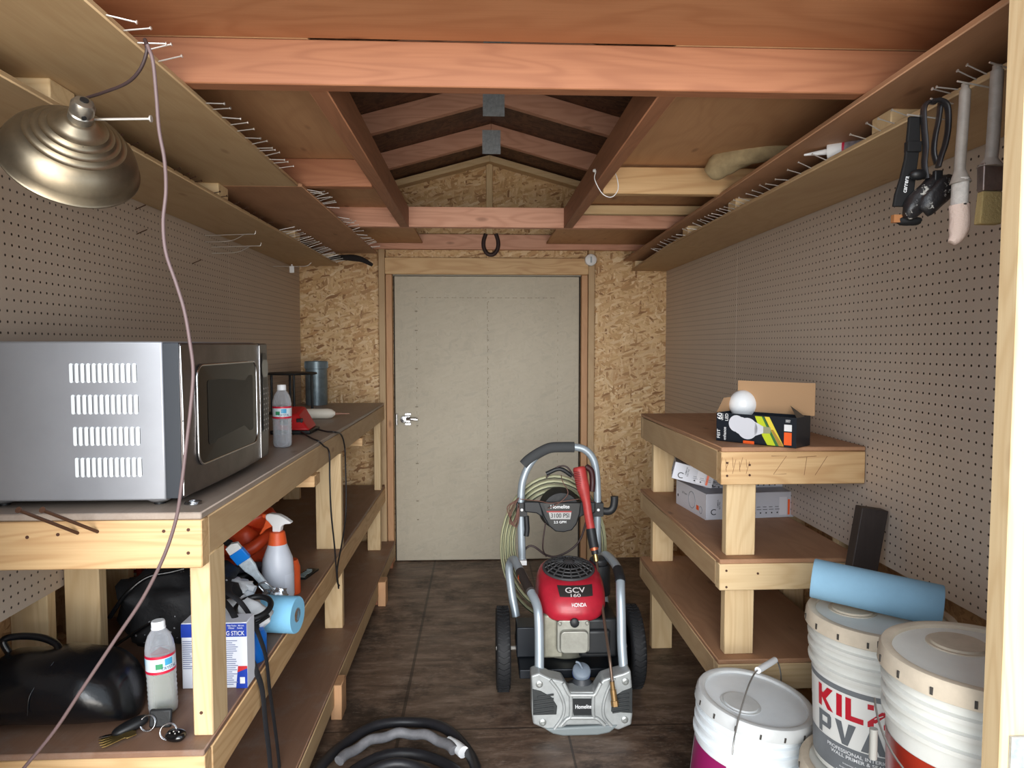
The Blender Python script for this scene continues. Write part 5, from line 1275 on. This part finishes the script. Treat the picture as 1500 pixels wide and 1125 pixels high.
g = mb(cbi).add([(0, 0, Hh), (0, Dp, Hh), (.008, Dp, Hh+.045), (.008, .03, Hh+.045)], [(0, 1, 2, 3)], MBx).build('side_flap', None, t); g = mb(plain('flap_dark', (60, 62, 62), .5)).add([(W, 0, Hh), (W, Dp*.6, Hh), (W-.045, Dp*.6, Hh+.03)], [(0, 1, 2)], MBx).build('side_flap', None, t)
Bq = MBx @ Matrix(((1, 0, 0, 0), (0, 0, -1, -.0006), (0, 1, 0, 0), (0, 0, 0, 1)))
def R4(g, pts, z): g.add([(a*W, b*Hh, z) for a, b in pts], [tuple(range(len(pts)))], Bq)
g = mb(plain('gfx_lime', (190, 204, 46), .4)); R4(g, [(.50, .97), (.60, .97), (.82, .02), (.66, .02), (.60, .3)], .0002)
g.mat(plain('gfx_yellow', (226, 206, 70), .4)); R4(g, [(.62, .97), (.68, .97), (.86, .02), (.80, .02)], .0004)
g.mat(plain('gfx_green', (60, 110, 60), .4)); R4(g, [(.585, .97), (.61, .97), (.80, .02), (.76, .02)], .0005)
g.mat(plain('gfx_brown', (170, 130, 60), .4)); R4(g, [(.70, .55), (.73, .55), (.86, .02), (.80, .02)], .0006)
g.mat(plain('gfx_bulb', (206, 208, 216), .4))
for i, (bx, by, br) in enumerate(((.27, .66, .29), (.33, .60, .30), (.41, .52, .37))):
    g.add([(bx*W+br*Hh*math.cos(a), by*Hh+br*Hh*math.sin(a), .0008+.0003*i) for a in [k*math.pi/14 for k in range(28)]], [tuple(range(28))], Bq)
R4(g, [(.50, .78), (.62, .62), (.62, .42), (.50, .28)], .0014)
g.mat(plain('gfx_base', (150, 150, 120), .4)); R4(g, [(.61, .64), (.70, .62), (.70, .42), (.61, .40)], .0015)
g.mat(plain('gfx_orange', (236, 96, 40), .4)); R4(g, [(.36, .10), (.50, .10), (.50, -.0), (.36, -.0)][::-1], .0015); R4(g, [(.86, .08), (.95, .08), (.95, .50), (.86, .50)], .0010)
g.mat(white); R4(g, [(.86, .54), (.95, .54), (.95, .76), (.86, .76)], .0010)
Rt = Matrix.Rotation(math.radians(90), 4, 'Z')
for s, a, b, w_, h_ in (('60', .045, .88, .020, .016), ('WATT', .085, .86, .022, .006), ('LED', .14, .86, .022, .010), ('enhance', .115, .28, .040, .010), ('FEIT', .035, .26, .028, .010)):
    g.text(s, w_, h_, Bq @ T(a*W, b*Hh, .001) @ Rt)
g.text('ENERGY', .014, .008, Bq @ T(.905*W, .88*Hh, .001))
g.build('lettering', None, t)
bc = P(1089, 592, y=c0.y+.045)
br = 21.5/(F/(c0.y+.045))
t = thing('light_bulb', 'white globe light bulb sitting in the open black carton', 'light bulb', (bc.x, bc.y, za+.003))
mb(plain('bulb_glass', (232, 236, 240), .18, coat=.5)).ball(bc, (br, br, br), 32).build('bulb_globe', None, t)
mb(steel).lathe([(0, 0), (.013, 0), (.013, .025), (0, .03)], 20, along(bc+Vector((.0, .0, -br*.9)), (.55, .1, -.6))).build('bulb_base', None, t)
# light fixture cartons on the middle shelf
cw = plain('carton_grey', (190, 192, 202), .45); cw2 = plain('carton_pale', (212, 212, 220), .45)
def carton(p0, p1, dep, h, label, seed, tilt=None, zb=None):
    u = (p1-p0); L = u.length; u.normalize(); v = Vector((-u.y, u.x, 0))
    M = Matrix(((u.x, v.x, 0, p0.x), (u.y, v.y, 0, p0.y), (0, 0, 1, zb), (0, 0, 0, 1)))
    if tilt: M = M @ tilt
    t = thing('fixture_carton', label, 'carton', (p0.x, p0.y, zb))
    mb(cw).box(0, L, 0, dep, 0, h, M).build('carton_body', None, t, bevel=.0015)
    g = mb(plain('carton_dark', (44, 46, 52), .5)); Bq_ = M @ Matrix(((1, 0, 0, 0), (0, 0, -1, -.0005), (0, 1, 0, 0), (0, 0, 0, 1)))
    rs = random.Random(seed)
    g.text('C', .020, .022, Bq_ @ T(.028, h*.3, 0)).text('COMMERCIAL', .03, .005, Bq_ @ T(.045, h*.62, 0) @ Rt)
    g.text('ELECTRIC', .028, .006, Bq_ @ T(.052, h*.55, 0) @ Rt)
    for k in range(5): g.lathe([(0, .0003), (.003, .0003), (0, .0003)], 12, Bq_ @ T(L*.55+k*.022, h*.2, 0)); g.box(L*.5+k*.024, L*.5+.018+k*.024, h*.32, h*.34, 0, .0004, Bq_); g.box(L*.5+k*.024, L*.5+.014+k*.024, h*.42, h*.44, 0, .0004, Bq_)
    g.mat(cw2).box(L-.06, L-.03, h*.1, h*.8, 0, .0003, Bq_).mat(plain('gfx_orange', (236, 96, 40))).box(L-.026, L-.018, h*.1, h*.7, 0, .0004, Bq_)
    # left end face (facing -x side)
    Be = M @ Matrix(((0, 0, -1, -.0005), (-1, 0, 0, dep), (0, 1, 0, 0), (0, 0, 0, 1)))
    g.mat(cw2).box(.0, dep, 0, h, 0, .0002, Be)
    g.mat(plain('gfx_ringw', (120, 124, 132), .4)).tube([Be @ Vector((dep*.55+h*.33*math.cos(a), h*.5+h*.33*math.sin(a), .0006)) for a in [k*math.pi/12 for k in range(25)]], .0012, 6, 0, caps=False)
    g.tube([Be @ Vector((dep*.84+h*.14*math.cos(a), h*.28+h*.14*math.sin(a), .0006)) for a in [k*math.pi/10 for k in range(21)]], .001, 6, 0, caps=False)
    g.mat(plain('gfx_orange', (236, 96, 40))).box(dep*.70, dep*.78, h*.22, h*.4, .0002, .0006, Be)
    g.mat(plain('carton_dark', (44, 46, 52))).text('LED Fixture', .05, .008, Be @ T(dep*.3, h*.62, .0005)).lathe([(0, .0006), (.006, .0006), (0, .0006)], 14, Be @ T(.02, h*.4, 0))
    g.build('lettering', None, t, ang=60)
    return t
sz = .6945
p0 = P(1034, 762, z=sz); p1 = P(1163, 757, z=sz)
dpt = .30; pb_ = P(988, 737, z=sz); dpt = max(.15, min(.36, (pb_-p0).length)); h1 = P(1034, 724, y=p0.y).z-sz
carton(p0, p1, dpt, h1, 'grey light fixture carton flat on the middle shelf, bottom of the pile', 1, None, sz)
pt = P(975, 683, y=p0.y+.22); 
q0 = Vector((p0.x-.02, p0.y+.015, 0)); q1 = Vector((p0.x+.30, p0.y+.01, 0))
Mt = RY(0)
t2 = carton(Vector((p0.x+.03, p0.y+.10, 0)), Vector((p0.x+.36, p0.y+.11, 0)), .20, .05, 'thin grey fixture carton lying flat behind the bench leg on the bottom carton', 2, None, sz+h1+.001)
t3 = carton(Vector((p0.x-.12, p0.y+.03, 0)), Vector((p0.x+.02, p0.y-.01, 0)), .25, .062, 'tilted white fixture carton slumped on the other cartons under the worktop', 3, RY(13) @ RX(-2), sz+h1+.055)
# ------------------------------------------------------------------ hanging things on the right
pbw = plain('brush_handle_grey', (146, 138, 130), .5, var=.25, vscale=40); dryp = plain('dried_paint', (196, 190, 184), .6, var=.35, vscale=60, bmp=.8)
yh = 1.235
def hnail(px, py, y, x0=.868):
    q = P(px, py, y=y); return nail(Vector((x0, y, 1.79)), (-1, 0, .2), .05, tr)
q = P(1412, 125, y=1.20)
HB = 1.17
t = thing('paint_brush', 'paint brush with cream splayed bristles hanging from a nail, nearer the door post removed', 'brush', tuple(P(1405, 350, y=HB)))
t['label'] = 'paint-crusted brush with pale worn bristles hanging between the straps and the wider brush'
g = mb(pbw).tube([P(1414, 123, y=HB), P(1413, 150, y=HB), P(1410, 190, y=HB), P(1407, 230, y=HB), P(1406, 248, y=HB), P(1407, 268, y=HB)], lambda u: .0088 if .05 < u < .82 else (.006 if u <= .05 else .0088+.008*(u-.82)/.18), 14); g.build('handle', None, t, ang=60)
mb(dryp).tube([P(1407, 262, y=HB), P(1406, 285, y=HB), P(1405, 302, y=HB)], .015, 14, flat=(.012, .0155)).build('ferrule', None, t, ang=70)
mb(plain('bristle_pink', (206, 184, 172), .9, bmp=.7, vscale=200)).tube([P(1405, 300, y=HB), P(1406, 325, y=HB), P(1402, 345, y=HB), P(1394, 356, y=HB)], lambda u: .0155*(1-.55*max(0, u-.5)/.5), 14).build('bristles', None, t, ang=70)
t = thing('paint_brush', 'wide flat brush with yellow-brown bristles hanging closest to the pale door post', 'brush', tuple(P(1448, 330, y=HB-.03)))
HB2 = 1.13
g = mb(pbw).tube([P(1461, 96, y=HB2), P(1460, 120, y=HB2), P(1457, 170, y=HB2), P(1454, 215, y=HB2), P(1452, 232, y=HB2), P(1451, 245, y=HB2)], lambda u: .0098 if .05 < u < .8 else (.007 if u <= .05 else .0098+.010*(u-.8)/.2), 14); g.build('handle', None, t, ang=60)
A = P(1451, 240, y=HB2); B = P(1450, 281, y=HB2); C_ = P(1447, 329, y=HB2)
mb(plain('ferrule_metal', (140, 126, 120), .3, .7, var=.4, vscale=40)).hexa([(B.x-.017, HB2-.008, B.z), (B.x+.017, HB2-.008, B.z), (B.x-.017, HB2+.008, B.z), (B.x+.017, HB2+.008, B.z), (A.x-.017, HB2-.009, A.z), (A.x+.017, HB2-.009, A.z), (A.x-.017, HB2+.009, A.z), (A.x+.017, HB2+.009, A.z)]).build('ferrule', None, t, bevel=.002)
mb(plain('bristle_tan', (158, 138, 92), .9, bmp=.7, vscale=220)).hexa([(C_.x-.019, HB2-.008, C_.z), (C_.x+.018, HB2-.008, C_.z), (C_.x-.019, HB2+.008, C_.z), (C_.x+.018, HB2+.008, C_.z), (B.x-.0165, HB2-.007, B.z), (B.x+.0165, HB2-.007, B.z), (B.x-.0165, HB2+.007, B.z), (B.x+.0165, HB2+.007, B.z)]).build('bristles', None, t, bevel=.002)
for q, e in ((P(1414, 125, y=HB), HB), (P(1461, 98, y=HB2), HB2)):
    g = mb(steel).tube([(.868, e+.004, q.z-.004), (q.x-.022, e-.012, q.z+.002)], .0015, 8, 0); g.build('nail', None, tr)
# straps: black goggles strap bundle
GB = 1.30
t = thing('goggle_strap', 'black elastic goggle strap with white lettering hanging from a nail under the shelf', 'strap', tuple(P(1333, 320, y=GB)))
blf = plain('strap_black', (14, 14, 16), .8)
g = mb(blf)
pts = [(1339, 171), (1338, 190), (1337, 210), (1334, 235), (1329, 262), (1324, 285), (1321, 303)]
L_ = [P(a, b, y=GB) for a, b in pts]
def ribbon(g, cl, ws, th_):
    vs = []; fs = []
    for p, w_ in zip(cl, ws): vs += [(p.x-w_, p.y-th_, p.z), (p.x+w_, p.y-th_, p.z), (p.x+w_, p.y+th_, p.z), (p.x-w_, p.y+th_, p.z)]
    for i in range(len(cl)-1):
        for k in range(4): fs.append((i*4+k, i*4+(k+1) % 4, i*4+4+(k+1) % 4, i*4+4+k))
    n = len(cl)*4; fs += [(3, 2, 1, 0), (n-4, n-3, n-2, n-1)]; g.add(vs, fs)
k1 = GB/F
ribbon(g, L_, [8.5*k1, 9*k1, 10*k1, 10*k1, 11.5*k1, 14*k1, 14*k1], .004)
g.box(L_[1].x-.014, L_[1].x+.013, GB-.008, GB+.006, P(0, 207, y=GB).z, P(0, 190, y=GB).z)
g.build('strap_webbing', None, t, bevel=.002)
q = P(1325, 271, y=GB); mb(white).text('carrera', .030, .006, T(q.x, GB-.0052, q.z) @ TF @ RZ(82)).build('lettering', None, t)
mb(plain('strap_orange', (150, 100, 60), .7)).box(P(1316, 0, y=GB).x, P(1330, 0, y=GB).x, GB-.006, GB+.004, P(0, 316, y=GB).z, P(0, 304, y=GB).z).build('strap_patch', None, t)
g = mb(blf).ball(P(1331, 324, y=GB), (.023, .012, .008), 20, None, nz(2, .2, 3), .85)
g.build('lens_frame', None, t, ang=80)
t = thing('goggles', 'paint-spotted black goggles with glossy looped straps hanging beside the lettered strap', 'goggles', tuple(P(1360, 300, y=GB)))
gl_ = plain('strap_glossy', (44, 42, 44), .3, var=.3, vscale=40)
G2 = 1.285
pts = [(1370, 150), (1360, 150), (1353, 160), (1354, 190), (1356, 215), (1354, 240), (1357, 262)]
g = mb(gl_).tube([P(a, b, y=G2) for a, b in pts], .007, 8, flat=(.004, .0085))
g.tube([P(a, b, y=G2-.01) for a, b in ((1366, 148), (1378, 147), (1388, 156), (1389, 185), (1385, 210), (1379, 228), (1374, 245))], .007, 8, flat=(.004, .008))
g.tube([P(a, b, y=G2+.004) for a, b in ((1378, 150), (1375, 175), (1370, 200), (1368, 222), (1372, 240))], .007, 8, flat=(.004, .007))
g.build('goggle_band', None, t, ang=80)
def spotted():
    m, nt, b = new_mat('paint_spotted'); v = coords(nt, False); n_ = noise(nt, v, 55, 4, .7)
    nt.links.new(mixc(nt, lin((30, 29, 31)), lin((170, 168, 162)), ramp(nt, [(.60, (0, 0, 0, 1)), (.64, (1, 1, 1, 1))], n_).outputs[0]), b.inputs['Base Color']); b.inputs['Roughness'].default_value = .4; bump(nt, b, n_, .5, .004); return m
sp = spotted()
def tilted_ball(c, r, ang): return T(*c) @ RY(ang)
g = mb(sp).ball((0, 0, 0), (.050, .016, .020), 24, tilted_ball(P(1353, 288, y=G2), 0, -48), nz(1.5, .15, 2), .8).ball((0, 0, 0), (.044, .016, .020), 24, tilted_ball(P(1374, 284, y=G2-.012), 0, -50), nz(1.5, .2, 6), .8)
g.build('goggle_frame', None, t, ang=80)
mb(black).ball(P(1345, 256, y=G2), (.016, .010, .010), 16).box(P(1371, 0, y=G2).x, P(1383, 0, y=G2).x, G2-.014, G2-.004, P(0, 254, y=G2).z, P(0, 236, y=G2).z).build('strap_buckle', None, t, bevel=.002)
for q, e in ((P(1338, 173, y=GB), GB), (P(1372, 150, y=G2), G2)):
    mb(steel).tube([(.868, e+.006, q.z), (q.x-.018, e-.010, q.z+.003)], .0015, 8, 0).build('nail', None, tr)
# caulk tube on the overhead shelf
a = P(1178, 227, z=1.835); 
e0 = P(1180, 226, y=1.80); e1 = P(1256, 217, y=1.62)
t = thing('caulk_tube', 'white caulk tube with pointed nozzle poking over the shelf beside the paint brushes', 'caulk tube', tuple(e1))
tip = P(1178, 227, z=1.8205); sh = P(1213, 223, z=1.8205); d = (P(1262, 215, z=1.8205)-tip).normalized(); sc0 = (sh-tip).length
k2 = 1.74/F; sc_ = sc0; Mt2 = along(tip, d)
mb(white).lathe([(0, 0), (.0025, 0), (.008, sc_), (.0205, sc_+.001), (.0225, sc_+.006), (.0225, sc_+.05), (0, sc_+.05)], 30, Mt2).build('nozzle', None, t)
mb(plain('tube_red', (190, 40, 70), .4)).lathe([(0, sc_+.036), (.0228, sc_+.036), (.0228, sc_+.042), (0, sc_+.042)], 30, Mt2).mat(plain('tube_grey', (150, 142, 146), .5, var=.5, vscale=120)).lathe([(0, sc_+.042), (.0228, sc_+.042), (.0228, sc_+.20), (0, sc_+.20)], 30, Mt2).build('tube_body', None, t)
# rolled glove / chamois above right shelf
gc = P(1078, 240, y=2.26)
g = mb(plain('chamois', (176, 158, 122), .9, bmp=.8, vscale=30, var=.3))
A = P(1038, 255, y=2.30); B = P(1062, 238, y=2.27); C3 = P(1092, 224, y=2.24); D = P(1128, 216, y=2.20)
g.tube([A, B, C3, D, D+Vector((.08, 0, .0))], lambda u: .040 if u > .12 else .026+.11*u, 20, 8)
for i, v in enumerate(g.v):
    k = 1+.18*mnoise.noise(v*22); cc2 = A.lerp(D, .5); g.v[i] = Vector((v.x, v.y+.006*mnoise.noise(v*40), v.z+.008*mnoise.noise(v*30)))
g.tube([B+Vector((0, -.03, .014)), C3+Vector((0, -.034, .006)), D+Vector((0, -.033, .01))], .009, 8)
tag(g.build('work_glove', ang=80), 'rolled dusty tan glove lying on top of the right overhead shelf', 'glove')
# ------------------------------------------------------------------ light
w = bpy.data.worlds.new('world'); bpy.context.scene.world = w; w.use_nodes = True
bg = w.node_tree.nodes['Background']; bg.inputs[0].default_value = (.80, .90, 1.0, 1); bg.inputs[1].default_value = 2.0
def area(name, loc, target, sx, sy, power, col):
    l = bpy.data.lights.new(name, 'AREA'); l.shape = 'RECTANGLE'; l.size = sx; l.size_y = sy; l.energy = power; l.color = col
    o = bpy.data.objects.new(name, l); COL.objects.link(o); o.location = loc
    o.rotation_euler = (Vector(target)-Vector(loc)).to_track_quat('-Z', 'Y').to_euler(); return o
area('daylight', (-.3, -4.2, 2.6), (.1, 3.5, .9), 3.4, 2.2, 320, (.93, .97, 1.0))
sl = bpy.data.lights.new('sky_glow', 'SUN'); sl.energy = 1.35; sl.angle = math.radians(60); sl.color = (1, .97, .93)
so = bpy.data.objects.new('sky_glow', sl); COL.objects.link(so); so.rotation_euler = Vector((.06, 1, -.12)).to_track_quat('-Z', 'Y').to_euler()
area('ground_bounce', (0, -3.2, .1), (.1, 3.6, 2.0), 4.0, 2.0, 310, (1.0, .93, .84))
sc = bpy.context.scene
sc.view_settings.view_transform = 'Standard'; sc.view_settings.look = 'None'; sc.view_settings.exposure = 0; sc.view_settings.gamma = 1
sc.cycles.use_denoising = True
sc.cycles.max_bounces = 8; sc.cycles.diffuse_bounces = 5; sc.cycles.transparent_max_bounces = 12; sc.cycles.transmission_bounces = 8
sc.cycles.caustics_refractive = False; sc.cycles.caustics_reflective = False; sc.cycles.sample_clamp_indirect = 6
